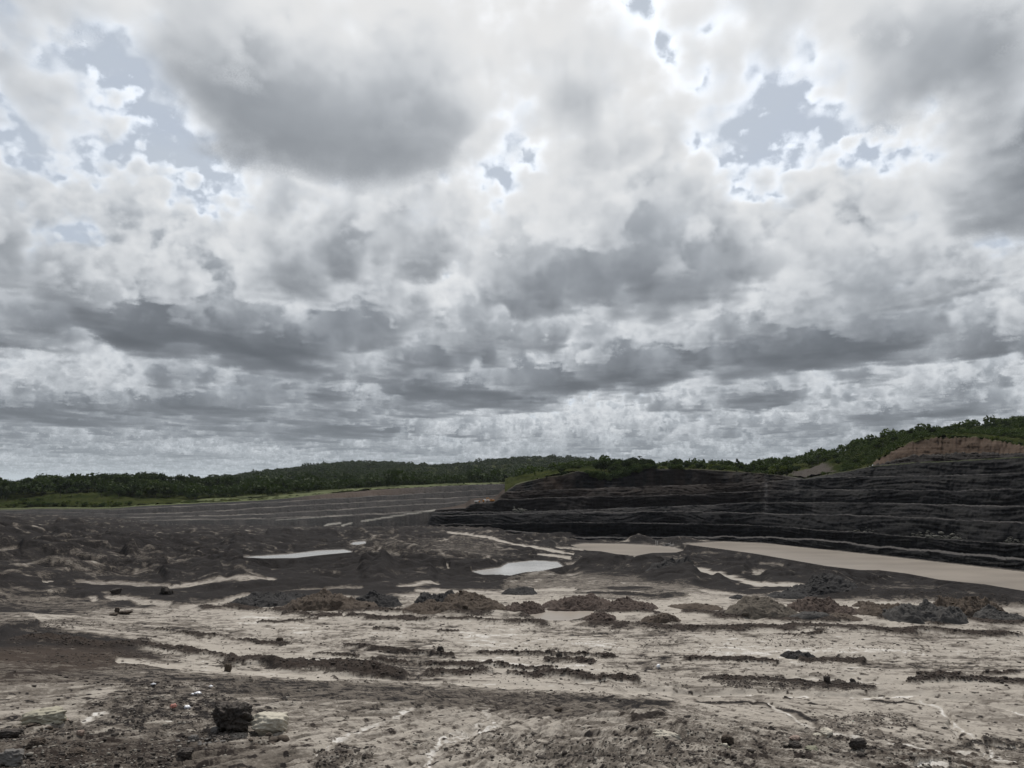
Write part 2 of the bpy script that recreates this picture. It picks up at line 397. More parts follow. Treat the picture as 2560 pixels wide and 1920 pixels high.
# broad zones: polygon, amount, softness px
ZONES=[([(-1100,1396),(160,1382),(330,1388),(520,1410),(620,1440),(300,1446),(100,1440),(-1100,1448)],.17,14),([(-1100,1310),(120,1340),(160,1370),(-1100,1380)],.15,14),([(860,1350),(1250,1340),(1240,1400),(900,1400)],.22,16),([(1270,1440),(1420,1430),(1560,1450),(1700,1462),(1850,1482),(1900,1520),(1230,1500)],.40,12),([(1080,1350),(1260,1352),(1270,1385),(1120,1390)],.24,12),([(-1100,1440),(120,1470),(260,1500),(330,1530),(120,1560),(-1100,1540)],.26,16),([(300,1520),(480,1505),(700,1490),(1000,1485),(1300,1470),(1700,1480),(2100,1500),(3800,1520),(3800,1790),(2300,1850),(2000,1815),(1700,1770),(1440,1735),(1280,1720),(855,1695),(575,1676),(420,1655),(330,1600),(120,1570),(60,1540)],.70,18),([(540,1535),(800,1540),(1020,1556),(1040,1625),(900,1615),(640,1598)],.86,16),([(1020,1572),(1700,1585),(3800,1606),(3800,1672),(2200,1640),(1900,1645),(1200,1628)],.90,14),([(420,1600),(560,1598),(800,1640),(760,1660),(560,1640)],.74,10),
 ([(1800,1740),(3800,1750),(3800,1895),(2300,1872),(2050,1840),(1720,1770)],.70,10),
 ([(-1100,1610),(300,1650),(600,1655),(1300,1690),(1560,1750),(1560,2100),(-1100,2100)],.53,24),
 ([(-1100,1800),(120,1762),(260,1715),(330,1700),(220,1790),(120,1830),(-1100,1840)],.68,16),
 ([(640,1850),(900,1780),(1250,1770),(1420,1800),(1380,2000),(500,2000)],.66,30),
 ([(1400,1760),(1700,1770),(2000,1810),(2250,1860),(3800,1885),(3800,2200),(1400,2200)],.58,12)]
CALM=[([(1150,1668),(1700,1680),(3800,1690),(3800,1890),(2300,1865),(2050,1830),(1750,1770),(1440,1730),(1100,1705)],.75,14),([(640,1850),(900,1780),(1250,1770),(1700,1790),(1700,2000),(500,2000)],.6,30),([(-1100,1680),(600,1690),(1300,1740),(1500,2000),(-1100,2000)],.3,30),([(-1100,1700),(330,1700),(220,1790),(-1100,1830)],.6,16),([(400,1595),(600,1600),(820,1642),(640,1655),(480,1640)],.6,10),([(1500,1500),(3800,1530),(3800,1575),(1500,1552)],.55,8)]
DARKEN=[([(540,1692),(860,1710),(1320,1733),(1700,1756),(1660,1785),(1400,1795),(1000,1755),(540,1735)],.42,12),([(-1100,1610),(160,1625),(420,1672),(600,1700),(400,1712),(-1100,1700)],.30,16),([(-1100,1850),(500,1850),(760,1880),(700,1960),(-1100,1960)],.35,16)]
# wheel tracks: centre lines, gauge px
TRACKS=[([(430,1560),(700,1548),(1000,1562),(1400,1590),(2000,1612),(2640,1640)],7),([(620,1640),(900,1628),(1300,1606),(1800,1596),(2500,1604)],6),([(900,1592),(1300,1600),(1700,1636),(2200,1662),(2640,1672)],8),([(330,1650),(700,1680),(1100,1700),(1600,1722),(2100,1726),(2640,1780)],9),([(1280,1575),(1420,1598),(1440,1630),(1330,1650)],6),([(1700,1585),(1780,1610),(1740,1640)],6),([(1500,1580),(1560,1600),(1530,1630),(1420,1645)],5),([(2060,1592),(2160,1615),(2140,1650)],7),([(2280,1590),(2330,1625),(2200,1660)],7),([(480,1600),(640,1580),(900,1570),(1040,1580)],6),
 ([(0,1760),(220,1712),(460,1690),(700,1688)],10),([(60,1800),(300,1740),(620,1712)],10),([(760,1910),(940,1830),(1120,1790),(1360,1770)],11),([(1000,1905),(1180,1840),(1300,1800)],10),([(1950,1760),(2150,1775),(2360,1830),(2500,1870)],8)]
# mud roads, smooth and pale
ROADS=[([(300,1650),(420,1662),(575,1674),(700,1684),(855,1693),(1080,1703),(1316,1715),(1500,1724),(1710,1732),(1933,1729),(2167,1736),(2300,1735),(2419,1748),(2620,1790)],9,.95)]
# bright water threads
RIVULETS=[([(1048,1760),(998,1783),(959,1803),(889,1830),(850,1846),(780,1885)],5.5,1.2),([(1266,1795),(1212,1818),(1169,1838),(1099,1846),(1091,1869),(1080,1895),(1068,1935)],7,1.3),([(1212,1818),(1150,1826),(1130,1834)],5,1.05),([(1235,1772),(1190,1815)],6,.95),
 ([(1700,1733),(1933,1730),(2167,1736),(2283,1734),(2419,1748),(2570,1782)],4,1.25),([(2283,1744),(2353,1768),(2369,1791),(2419,1830),(2497,1888)],4.5,1.2),([(2369,1791),(2400,1845),(2470,1880)],3,.9),([(1890,1752),(1918,1760),(1972,1783),(2010,1808),(2031,1814),(2089,1842),(2206,1863),(2361,1877),(2540,1902)],4.5,1.15),
 ([(268,1768),(240,1785),(210,1807)],8,1.1),([(342,1811),(385,1806),(428,1803)],3,1.1),([(1967,1690),(2180,1702),(2260,1708)],3.5,1.0),([(1440,1700),(1700,1715)],2,1.0),([(567,1718),(680,1690)],2,.4),([(1010,1651),(1070,1655)],3,1.1),([(1280,1860),(1350,1815)],3,.5),([(1290,1900),(1370,1850)],3,.45)]
# clod rows pushed up by a blade: points, half width px, height m
ROWS=[([(480,1516),(640,1522),(780,1528),(1000,1527),(1260,1533)],8,.5),([(1285,1531),(1460,1524),(1560,1530),(1660,1536)],9,.5),([(1690,1530),(1860,1541),(2000,1548),(2140,1548)],8,.5),([(2185,1544),(2330,1556),(2460,1556),(2600,1562)],10,.55),([(850,1538),(1060,1550),(1161,1551),(1387,1564)],7,.55),([(1425,1565),(1710,1571),(2011,1570),(2167,1577),(2361,1581),(2600,1594)],8.5,.6),([(700,1536),(860,1540)],6,.4),
 ([(850,1616),(960,1626),(1083,1633),(1141,1640)],7,.55),([(1180,1633),(1336,1637),(1440,1640),(1550,1644)],6,.5),([(1355,1655),(1492,1661)],7,.5),([(908,1651),(1083,1661),(1239,1667),(1400,1672)],6,.45),
 ([(1044,1682),(1239,1684),(1433,1690),(1610,1699)],15,.6),([(0,1600),(155,1602),(272,1612),(389,1618),(467,1632),(583,1652),(778,1668),(900,1675),(1044,1682)],12,.65),
 ([(381,1573),(447,1585),(525,1593),(661,1606),(730,1610)],6,.4),([(2264,1703),(2361,1699),(2580,1707)],9,.6),([(2283,1687),(2400,1689),(2560,1682)],5,.35),([(1992,1656),(2080,1653),(2170,1656)],7,.45),([(1700,1647),(1855,1651),(1953,1662)],6,.4),
 ([(640,1560),(800,1545)],5,.25),([(930,1575),(1000,1576)],4,.3),([(1090,1582),(1150,1578)],4,.3),([(1740,1692),(1900,1700),(2060,1712),(2200,1725)],10,.12),([(780,1640),(900,1650)],5,.3),
 ([(1940,1587),(2060,1583)],2.5,.15),([(600,1480),(800,1462),(1000,1450)],3,.3),([(620,1415),(760,1420),(900,1410)],7,.6),([(1000,1440),(1090,1450)],4,.4)]
# dark steps / cut banks: points, drop m, px softness (ground above the line is higher)
CUTS=[([(0,1457),(60,1457),(115,1464)],1.2,4),([(455,1474),(600,1470),(760,1462),(850,1458)],1.6,5),([(583,1657),(700,1668),(855,1677),(960,1682),(1040,1686)],.5,4),([(1727,1739),(1747,1757),(1836,1757),(1914,1757),(1972,1773),(2031,1800),(2058,1820)],.28,4),
 ([(2163,1749),(2225,1757),(2310,1757)],.2,4),([(1418,1479),(1500,1484),(1600,1486),(1780,1491)],.8,3),([(1500,1470),(1580,1468),(1660,1474)],.5,3),([(0,1690),(60,1686),(150,1676),(262,1668)],.25,5),
 ([(0,1590),(30,1575),(90,1560),(100,1545)],.9,8),([(1560,1783),(1590,1800),(1625,1790),(1680,1792)],.55,8),([(1430,1755),(1500,1745),(1550,1738)],.2,4),([(1560,1780),(1620,1768),(1700,1750)],.2,4),([(2010,1590),(2060,1584)],.15,2)]
# darker mud: ellipses u,v,hw,hh,amount(clods)
ROUGH=[(420,1770,170,70,.6),(300,1845,200,50,.4),(150,1890,260,50,.5),(480,1860,90,30,.35),(2160,1812,130,25,.5),(2180,1850,120,14,.6),(2500,1865,90,28,.7),(1950,1705,210,16,.6),(2050,1870,260,30,.4),(1550,1890,200,40,.4),(1650,1850,140,40,.4),(1500,1735,140,18,.3),(2000,1600,120,22,.35),
 (1650,1600,80,25,.3),(1250,1880,180,40,.35),(900,1705,130,10,.25),(260,1650,160,18,.6),(100,1625,120,16,.3),(2200,1610,150,25,.25),(700,1705,180,14,.3),(1100,1722,140,10,.2),(1320,1745,120,14,.25),(2350,1905,120,22,.5),(150,1560,120,10,.5),(860,1900,60,30,.5),(1700,1715,60,12,.3),(1820,1890,60,20,.4)]
BROWN=[(130,1650,220,30,.8),(150,1890,260,50,.5),(430,1880,260,40,.35),(1550,1810,160,25,.35),(2350,1905,160,26,.8),(1900,1890,200,30,.3),(60,1700,150,20,.5),(900,1840,300,60,.25),(1250,1800,200,60,.2)]
# smooth spoil ridges: points, half width px toward / away, height m
MOUNDS=[([(-60,1394),(0,1390),(150,1376),(330,1380),(520,1402),(690,1442)],30,1.5,.0),([(400,1440),(480,1428),(560,1436)],14,1.0,.3),([(600,1408),(700,1402),(800,1404),(900,1416),(1000,1440)],18,1.5,.8),
 ([(560,1362),(640,1352),(760,1340),(860,1336)],14,1.6,.5),([(850,1346),(950,1337),(1050,1331),(1200,1327),(1290,1336)],18,2.0,.0),([(1060,1368),(1150,1360),(1250,1364)],16,1.2,.0),([(1212,1441),(1250,1440),(1290,1438),(1325,1432),(1370,1429),(1420,1419)],5,.55,1.0),
 ([(1430,1420),(1500,1417),(1600,1421),(1680,1440),(1760,1449)],16,1.3,.35),([(1480,1402),(1560,1411),(1640,1424),(1740,1444),(1850,1466)],6,.55,1.0),([(1720,1374),(1800,1376),(1890,1389),(1980,1403),(2070,1418),(2150,1427)],8,1.0,.9),([(2160,1430),(2300,1452),(2420,1468),(2600,1490)],12,.8,.6),
 ([(2010,1482),(2150,1490),(2300,1498),(2480,1509),(2640,1520)],7,.7,.9),([(260,1350),(330,1342),(420,1346)],12,1.3,.2),([(120,1326),(260,1318),(420,1322)],8,1.4,.1),([(900,1440),(1000,1428),(1100,1444)],16,1.0,.0),([(300,1400),(380,1408),(420,1416)],12,1.0,.0),([(1900,1440),(2020,1436),(2140,1446)],12,.9,.3),([(1560,1392),(1650,1386),(1700,1384)],8,.8,.6),([(1000,1400),(1060,1404),(1120,1414)],10,.9,.0)]
def box(u,v,pts,pad):
    p=np.array(pts); return np.nonzero((u>p[:,0].min()-pad)&(u<p[:,0].max()+pad)&(v>p[:,1].min()-pad)&(v<p[:,1].max()+pad))[0]

def ground(x,y):
    sh=x.shape; x=x.ravel().astype(float); y=y.ravel().astype(float)
    r=np.hypot(x,y); az=np.arctan2(x,y)
    FOOT[0]=np.clip(r*r*1.3/(12.*1775.),.02,1.0)*.45
    c5=nz('b',x,y,22); c1=nz('c',x,y,6.5); c03=nz('rough',x,y,2.6)
    cl1=nz('c',x,y,8.0,math.radians(-6),3.2); cl2=nz('rough',x,y,5.0,math.radians(9),3.0); cl3=nz('c',x,y,17,math.radians(3),2.6)
    cwl=sst(-2.0,7.0,x+1.5*nz('fbm',x,y,40)); cwm=np.sqrt(cwl**2+(1-cwl)**2)
    def cst(nm,L,q): return (nz(nm,x,y,L,math.radians(52),q)*(1-cwl)+nz(nm,x,y,L,math.radians(122),q,off=.4)*cwl)/cwm
    cs1=cst('c',5.0,5.0); cs2=cst('rough',2.4,5.0); cs3=cst('rough',.9,3.0)
    FOOT[0]=np.clip(r*r*1.5/(12.*1775.),.03,1.0)*.9
    zb=rbf(BASE,x,y)
    zb=np.where(np.abs(az)>1.2,np.minimum(zb,10.4-.25*np.maximum(r-6,0).clip(0,30)),zb)
    u,v=to_px(x,y,zb)
    front=(y>1.0)
    # wobble of painted outlines, in px
    wob=np.clip(900/np.maximum(r,6),3,60)
    du=(nz('fbm',x,y,30)*.6+nz('c',x,y,7)*.25)*wob*.22; dv=(nz('b',x,y,30,off=.3)*.6+nz('rough',x,y,9)*.3)*np.minimum(wob*.07,6)
    uu=u+du; vv=v+dv
    n20=nz('fbm',x,y,80); n5=nz('b',x,y,22); n1=nz('c',x,y,6.5); n03=nz('rough',x,y,2.6)
    mid=sst(74,100,r); ns18=nz('soft',x,y,18); rl_=np.abs(nz('b',x,y,30,math.radians(25),1.8))-.6
    pale=np.zeros(x.size); clod=np.zeros(x.size); wet=np.zeros(x.size); brown=np.zeros(x.size); dz=np.zeros(x.size)
    for poly,a,soft in ZONES:
        i=box(uu,vv,poly,soft*2); i=i[front[i]]
        s=poly_sd(uu[i],vv[i],poly,2.0); pale[i]=np.maximum(pale[i],a*sst(soft,-soft,s))
    calm=np.zeros(x.size)
    for poly,a,soft in CALM:
        i=box(uu,vv,poly,soft*2); i=i[front[i]]
        calm[i]=np.maximum(calm[i],a*sst(soft,-soft,poly_sd(uu[i],vv[i],poly,2.0)))
    # mid-pit mud is dark with faint drainage mottling and painted wet-sheen streaks
    pale=np.where(front,pale,.4)
    pale+=mid*(1-np.clip(pale*2,0,1))*(-.02+.09*c5+.08*c1+.05*cl1+.40*sst(.75,2.0,cl3+.35*cl1)*sst(-.2,1.2,n20)+.22*sst(.8,2.2,cl1+.4*c1))
    # thin tracks and wet rills in the pit mud, their wet sheen painted pale
    la=nz('b',x,y,120,math.radians(10),2.0); lb2=nz('b',x,y,90,math.radians(-14),2.4,off=.45); lc=nz('c',x,y,60,math.radians(35),2.0,off=.2)
    wd=np.clip(r/140,.5,2.2)
    gate=sst(-.6,1.0,nz('fbm',x,y,150,off=.7))
    lines=.42*np.exp(-(la/(.10*wd))**2)*gate+.36*np.exp(-((lb2-.4)/(.09*wd))**2)*(1-gate*.6)+.30*np.exp(-((lb2+.5)/(.08*wd))**2)*sst(-.5,.8,c5)+.34*np.exp(-((lc-.2)/(.12*wd))**2)*gate
    dkl=np.exp(-((la-.55)/(.09*wd))**2)+np.exp(-((lb2+.1)/(.08*wd))**2)*.8
    pale+=.95*mid*lines*(1+.5*c1); pale*=1-.7*mid*dkl; dz-=.22*mid*dkl*np.clip(r/150,.5,1.6)
    # flow-stretched streaks on the near slope
    left=sst(1500,1100,u)
    wl=sst(1150,1550,u+90*nz('fbm',x,y,30)); wm=np.sqrt(wl*wl+(1-wl)**2)
    def stk(nm,L,s): return (nz(nm,x,y,L,math.radians(52),s)*(1-wl)+nz(nm,x,y,L,math.radians(122),s,off=.4)*wl)/wm
    st1=stk('b',7.0,4.5); st2=stk('c',3.0,5.0); st3=stk('rough',1.6,4.0)
    near=sst(46,38,r)
    # lateral silt streaks on the flat
    fl=(1-near)*(1-mid)
    sf=nz('b',x,y,26,math.radians(-8),2.5); sf2=nz('c',x,y,7,math.radians(14),2.0)
    track=np.abs(nz('soft',x,y,34,off=.2)+.35*nz('b',x,y,11)); track2=np.abs(nz('soft',x,y,21,off=.6)+.4*nz('c',x,y,9))
    tr=np.exp(-(track/.07)**2)*.8+np.exp(-(track2/.06)**2)*.6
    pale+=near*(.05*st1+.085*cs1+.085*cs2+.05*cs3+.05*c03)*(1-.35*calm)+fl*(1-.7*calm)*(.07*sf+.12*cl1+.15*cl2+.06*cl3+.10*c1+.08*c03+.10*n20-.50*tr*sst(1.4,-.4,n20*.8)*(.7+.5*c1))
    for poly,a,soft in DARKEN:
        i=box(uu,vv,poly,soft*2); i=i[front[i]]
        pale[i]*=1-a*sst(soft,-soft,poly_sd(uu[i],vv[i],poly,2.0))
    for pts,gp in TRACKS:
        i=box(u,v,pts,30); i=i[front[i]]
        sm=np.array(pts,float); tq=np.linspace(0,1,len(sm)); tf=np.linspace(0,1,len(sm)*6); 
        pc=np.stack([np.interp(tf,tq,sm[:,0]),np.interp(tf,tq,sm[:,1])],1)
        for _ in range(3): pc[1:-1]=(pc[:-2]+2*pc[1:-1]+pc[2:])/4
        d,t,sd_=seg_dist(u[i]+3*n5[i],v[i]+1.2*n5[i],list(map(tuple,pc)),2.0)
        w=(np.exp(-((d-gp)/2.2)**2)+.0)*sst(0,.1,t)*sst(1,.9,t)*sst(-.9,.5,c5[i]+.4*c1[i]); rim=np.exp(-((d-gp-4.5)/2.0)**2)*sst(0,.1,t)*sst(1,.9,t)
        pale[i]-=.34*w; pale[i]+=.10*rim; dz[i]-=.05*w*np.clip(r[i]/45,.4,1.3)
    for (eu,ev,hw,hh,a) in ROUGH:
        e=((uu-eu)/hw)**2+((vv-ev)/hh)**2; i=np.nonzero((e<2.2)&front)[0]
        clod[i]=np.maximum(clod[i],a*sst(2.2,.3,e[i]+.5*n5[i]))
    for (eu,ev,hw,hh,a) in BROWN:
        e=((uu-eu)/hw)**2+((vv-ev)/hh)**2; i=np.nonzero((e<2.2)&front)[0]
        brown[i]=np.maximum(brown[i],a*sst(2.2,.2,e[i]))
    rd=np.zeros(x.size)
    for pts,hw,a in PALE:
        i=box(uu,vv,pts,hw*3); i=i[front[i]]
        d,_,_=seg_dist(uu[i],vv[i],pts,2.2); w=sst(hw*1.9,hw*.7,d+hw*(.35*c5[i]+.22*c1[i]))
        pale[i]=np.maximum(pale[i],a*w*(1+.16*c1[i]+.12*cl2[i])); dz[i]-=.2*w*np.clip(r[i]/120,0,1.5); rd[i]=np.maximum(rd[i],sst(hw*4,hw*1.3,d))
    for pts,hw,a in ROADS:
        i=box(uu,vv,pts,hw*4); i=i[front[i]]
        d,_,_=seg_dist(uu[i],vv[i],pts,2.0); w=sst(hw*2.2,hw*.8,d)
        pale[i]=pale[i]*(1-w)+w*(a*.90+.10*cl1[i]+.05*cl2[i]); dz[i]-=.12*w; clod[i]*=(1-w); calm[i]=np.maximum(calm[i],w)
    for pts,hw,h in ROWS:
        i=box(u,vv,pts,hw*4); i=i[front[i]]
        d,t,_=seg_dist(u[i],vv[i]+ns18[i]*hw*.3,pts,2.2)
        w=sst(hw*2.0,hw*.2,d+hw*(.30*n1[i]+.45*n5[i]))*sst(0,.05,t)*sst(1,.95,t)
        clod[i]=np.maximum(clod[i],w*1.25); brown[i]=np.maximum(brown[i],.6*w*(r[i]<80)); dz[i]+=.62*h*w*(.62+.22*n5[i]+.11*n1[i]+.03*n03[i])
    for pts,hw,h,ro in MOUNDS:
        i=box(u,v,pts,hw*4); i=i[front[i]]
        d,t,sd_=seg_dist(u[i]+8*n5[i],v[i]+2*n5[i],pts,1.0)
        w=np.where(sd_>0,np.exp(-(d/hw)**2),np.exp(-(d/(hw*.6))**2))*sst(0,.12,t)*sst(1,.88,t)
        dz[i]+=h*w*(1+.18*n5[i]+.3*(rl_[i])*(ro<.2)); clod[i]=np.maximum(clod[i],ro*w*1.1); pale[i]*=(1-.6*w*np.minimum(ro+.4,1))
    for pts,h,soft in CUTS:
        i=box(u,vv,pts,soft*10); i=i[front[i]]
        d,t,s=seg_dist(u[i],vv[i]+.5*soft*n5[i],pts,1.0)
        e=sst(0,.2,t)*sst(1,.8,t)
        dz[i]+=.36*e*h*(sst(soft*.9,-soft*.9,s)*np.exp(-np.maximum(-s,0)/(soft*4))-.25*np.exp(-np.abs(s)/(soft*2)))
        dk=e*np.exp(-(np.clip(s,-2,99)/(soft*.8))**2)*(s>-2)
        pale[i]*=(1-.85*dk)
    for pts,hw,a in RIVULETS:
        i=box(uu,v,pts,hw*5); i=i[front[i]]
        brd=hw*(1+.4*n5[i])
        d,t,_=seg_dist(u[i]+n5[i]*hw*.9+n1[i]*hw*.5,v[i]+n1[i]*hw*.35,pts,1.3)
        w=sst(brd*.95,brd*.3,d)*sst(0,.1,t)
        w2=sst(brd*3.2,brd*1.2,d)
        pale[i]=np.maximum(pale[i]*(1-.12*w2),pale[i]*(1-w)+w*a*(1.0+.12*c1[i])); calm[i]=np.maximum(calm[i],w); wet[i]=np.maximum(wet[i],w); dz[i]-=.07*w2*np.clip(r[i]/25,.6,2); clod[i]*=(1-w2)
    # scattered clods everywhere on the flat
    spot=sst(1.2,1.9,c1+.45*c03+.25*c5)*(1-mid); spotg=sst(1.3,2.2,n1+.25*n5)*(1-mid)
    clod=np.maximum(clod,spotg*.6*(1-near*.5))
    cl=clod*sst(-.5,.9,n1*.8+.7*n03+clod*1.3-.35); clc=np.maximum(clod,spot*.8)*sst(-.4,.7,c1*.8+.7*c03+np.maximum(clod,spot)*1.3-.45)
    amp=np.where(r<46,np.clip(r/45,.25,1),1.0)
    # relief
    dz+=near*(.05*st1+.030*st2+.012*st3)*sst(4,14,r)
    dz+=fl*(.05*sf+.012*n1-.05*tr)
    dz+=cl*amp*(.05+.03*np.clip(n03,-1,2)+.06*np.clip(n1,-1,2))
    dz+=.010*n03*amp+near*.016*nz('rough',x,y,1.1)*sst(4,10,r)
    rill=nz('b',x,y,60,math.radians(30),1.5); rill2=nz('c',x,y,24,math.radians(50),1.6)
    big=nz('soft',x,y,190)
    mm=mid*sst(420,300,r)*(1-.8*rd)
    dz+=mm*(1.0*big*sst(85,170,r)+.55*rill*sst(80,130,r)+.25*rill2-.6*np.exp(-(rill/.12)**2)*sst(90,130,r)+.14*n5+.03*n1)
    pale+=mm*(-.14*np.exp(-(rill/.15)**2)+.12*np.clip(rill2,-.5,1.5)*np.clip(n20+.4,0,1))
    pale*=(1-.92*np.clip(np.maximum(clc,.6*cl),0,1))
    z=zb+dz
    # open water
    for nm,lb,poly,zw,k in PONDS:
        u2,v2=to_px(x,y,np.full(x.size,zw))
        i=box(u2,v2,poly,30); i=i[front[i]]
        sc=np.clip(r[i]/150,.35,1.6)
        sd=poly_sd(u2[i]+(1.5*n5[i]+1.0*n1[i])/sc*.6,v2[i]+.35*n1[i],poly,2.0)
        if k=='silt' and zw>-1: sd=sd+1.5*n1[i]
        w=sst(16,1.0,sd)
        zz=zw+np.where(sd<0,-.08+np.maximum(sd,-14)*.05,.04+sd*.035)*np.minimum(sc,1)
        z[i]=z[i]*(1-w)+w*zz
        m2=sst(5,.5,sd)*(sd>-3); pale[i]=np.maximum(pale[i],m2*(.45 if zw<-1 else .9)*(1+.3*n1[i])); wet[i]=np.maximum(wet[i],m2*.7); clod[i]*=(1-m2)
    FOOT[0]=None
    for nm,lb,poly,zw,k in PONDS[:5]:
        p=np.array(poly+poly[:1],float); ug=np.linspace(p[:,0].min()+1,p[:,0].max()-1,160); vn=np.full(160,-1.0)
        for a_,b_ in zip(p[:-1],p[1:]):
            if abs(b_[0]-a_[0])<1e-6: continue
            t=(ug-a_[0])/(b_[0]-a_[0]); vn=np.where((t>=0)&(t<=1),np.maximum(vn,a_[1]+(b_[1]-a_[1])*t),vn)
        ys=at_z(ug,vn,zw)[:,1]
        i=np.nonzero(front&(u>p[:,0].min())&(u<p[:,0].max())&(y<ys.max())&(y>.4*ys.min()))[0]
        ysi=np.interp(u[i],ug,ys); q=y[i]/ysi; lim=CAM[2]-(CAM[2]-zw)*q-.03-.12*(1-q)
        z[i]=np.where((q<.995)&(q>.42),np.minimum(z[i],lim+.0),z[i])
    return dict(z=z.reshape(sh),pale=np.clip(pale,0,1.3).reshape(sh),clod=np.clip(np.maximum(cl,clc),0,1).reshape(sh),wet=np.clip(wet,0,1).reshape(sh),brown=brown.reshape(sh),calm=calm.reshape(sh),u=u.reshape(sh),v=v.reshape(sh),dens=np.clip(clod,0,1.3).reshape(sh))

def mesh_np(name,verts,faces,mats,attrs=None,smooth=True,kind=None,face_mat=None,link=True):
    me=bpy.data.meshes.new(name)
    verts=np.asarray(verts,np.float32).reshape(-1,3); faces=np.asarray(faces,np.int32)
    nf,k=faces.shape
    me.vertices.add(len(verts)); me.vertices.foreach_set('co',verts.ravel())
    me.loops.add(nf*k); me.loops.foreach_set('vertex_index',faces.ravel())
    me.polygons.add(nf); me.polygons.foreach_set('loop_start',np.arange(0,nf*k,k,dtype=np.int32))
    if smooth: me.polygons.foreach_set('use_smooth',np.ones(nf,bool))
    if face_mat is not None: me.polygons.foreach_set('material_index',np.asarray(face_mat,np.int32))
    for m in (mats if isinstance(mats,(list,tuple)) else [mats]): me.materials.append(m)
    for k2,a in (attrs or {}).items():
        at=me.attributes.new(k2,'FLOAT','POINT'); at.data.foreach_set('value',np.asarray(a,np.float32).ravel())
    me.update(calc_edges=True); me.validate()
    o=bpy.data.objects.new(name,me)
    if link: C.objects.link(o)
    if kind: o['kind']=kind
    return o
def grid_faces(nr,nc):
    j,i=np.meshgrid(np.arange(nr-1),np.arange(nc-1),indexing='ij'); a=(j*nc+i).ravel()
    return np.stack([a,a+1,a+nc+1,a+nc],-1)
# ============================================================ materials
class NB:
    def __init__(s,name):
        s.mat=bpy.data.materials.new(name); s.mat.use_nodes=True; s.nt=s.mat.node_tree; s.N=s.nt.nodes; s.L=s.nt.links
        s.b=s.N['Principled BSDF']; s.tc=s.N.new('ShaderNodeTexCoord').outputs['Object']
    def set(s,k,v):
        if hasattr(v,'links') or isinstance(v,bpy.types.NodeSocket): s.L.new(v,s.b.inputs[k])
        else: s.b.inputs[k].default_value=v
    def attr(s,n):
        a=s.N.new('ShaderNodeAttribute'); a.attribute_name=n; return a.outputs['Fac']
    def mp(s,scale=(1,1,1),rot=(0,0,0),src=None):
        n=s.N.new('ShaderNodeMapping'); n.inputs['Scale'].default_value=scale; n.inputs['Rotation'].default_value=rot
        s.L.new(src or s.tc,n.inputs[0]); return n.outputs[0]
    def noise(s,scale,detail=4,rough=.55,vec=None,dist=0):
        n=s.N.new('ShaderNodeTexNoise'); n.inputs['Scale'].default_value=scale; n.inputs['Detail'].default_value=detail; n.inputs['Roughness'].default_value=rough; n.inputs['Distortion'].default_value=dist
        s.L.new(vec or s.tc,n.inputs['Vector']); return n.outputs['Fac']
    def vor(s,scale,vec=None,feat='F1'):
        n=s.N.new('ShaderNodeTexVoronoi'); n.feature=feat; n.inputs['Scale'].default_value=scale; s.L.new(vec or s.tc,n.inputs['Vector']); return n.outputs['Distance']
    def m(s,op,a,b=None,c=None,clamp=False):
        n=s.N.new('ShaderNodeMath'); n.operation=op; n.use_clamp=clamp
        for i,q in enumerate((a,b,c)):
            if q is None: continue
            if isinstance(q,(int,float)): n.inputs[i].default_value=q
            else: s.L.new(q,n.inputs[i])
        return n.outputs[0]
    def mr(s,x,a,b,c=0.,d=1.,smooth=False):
        n=s.N.new('ShaderNodeMapRange'); n.interpolation_type='SMOOTHSTEP' if smooth else 'LINEAR'
        for i,q in enumerate((a,b,c,d)): n.inputs[1+i].default_value=q
        s.L.new(x,n.inputs[0]); return n.outputs[0]
    def mix(s,f,a,b,t='MIX'):
        n=s.N.new('ShaderNodeMix'); n.data_type='RGBA'; n.blend_type=t
        for k,q in ((0,f),(6,a),(7,b)):
            if isinstance(q,(int,float)): n.inputs[k].default_value=q
            elif isinstance(q,tuple): n.inputs[k].default_value=q if len(q)==4 else q+(1,)
            else: s.L.new(q,n.inputs[k])
        return n.outputs[2]
    def ramp(s,x,stops):
        n=s.N.new('ShaderNodeValToRGB'); e=n.color_ramp.elements
        while len(e)<len(stops): e.new(.5)
        for q,(p,c) in zip(e,stops): q.position=p; q.color=c if len(c)==4 else tuple(c)+(1,)
        s.L.new(x,n.inputs[0]); return n.outputs[0]
    def bump(s,h,strength=.5,dist=.05,prev=None):
        n=s.N.new('ShaderNodeBump'); n.inputs['Strength'].default_value=strength; n.inputs['Distance'].default_value=dist
        s.L.new(h,n.inputs['Height'])
        if prev: s.L.new(prev,n.inputs['Normal'])
        return n.outputs[0]
    def normal_z(s):
        g=s.N.new('ShaderNodeNewGeometry'); p=s.N.new('ShaderNodeSeparateXYZ'); s.L.new(g.outputs['Normal'],p.inputs[0]); return p.outputs[2]
    def rnd(s): return s.N.new('ShaderNodeObjectInfo').outputs['Random']

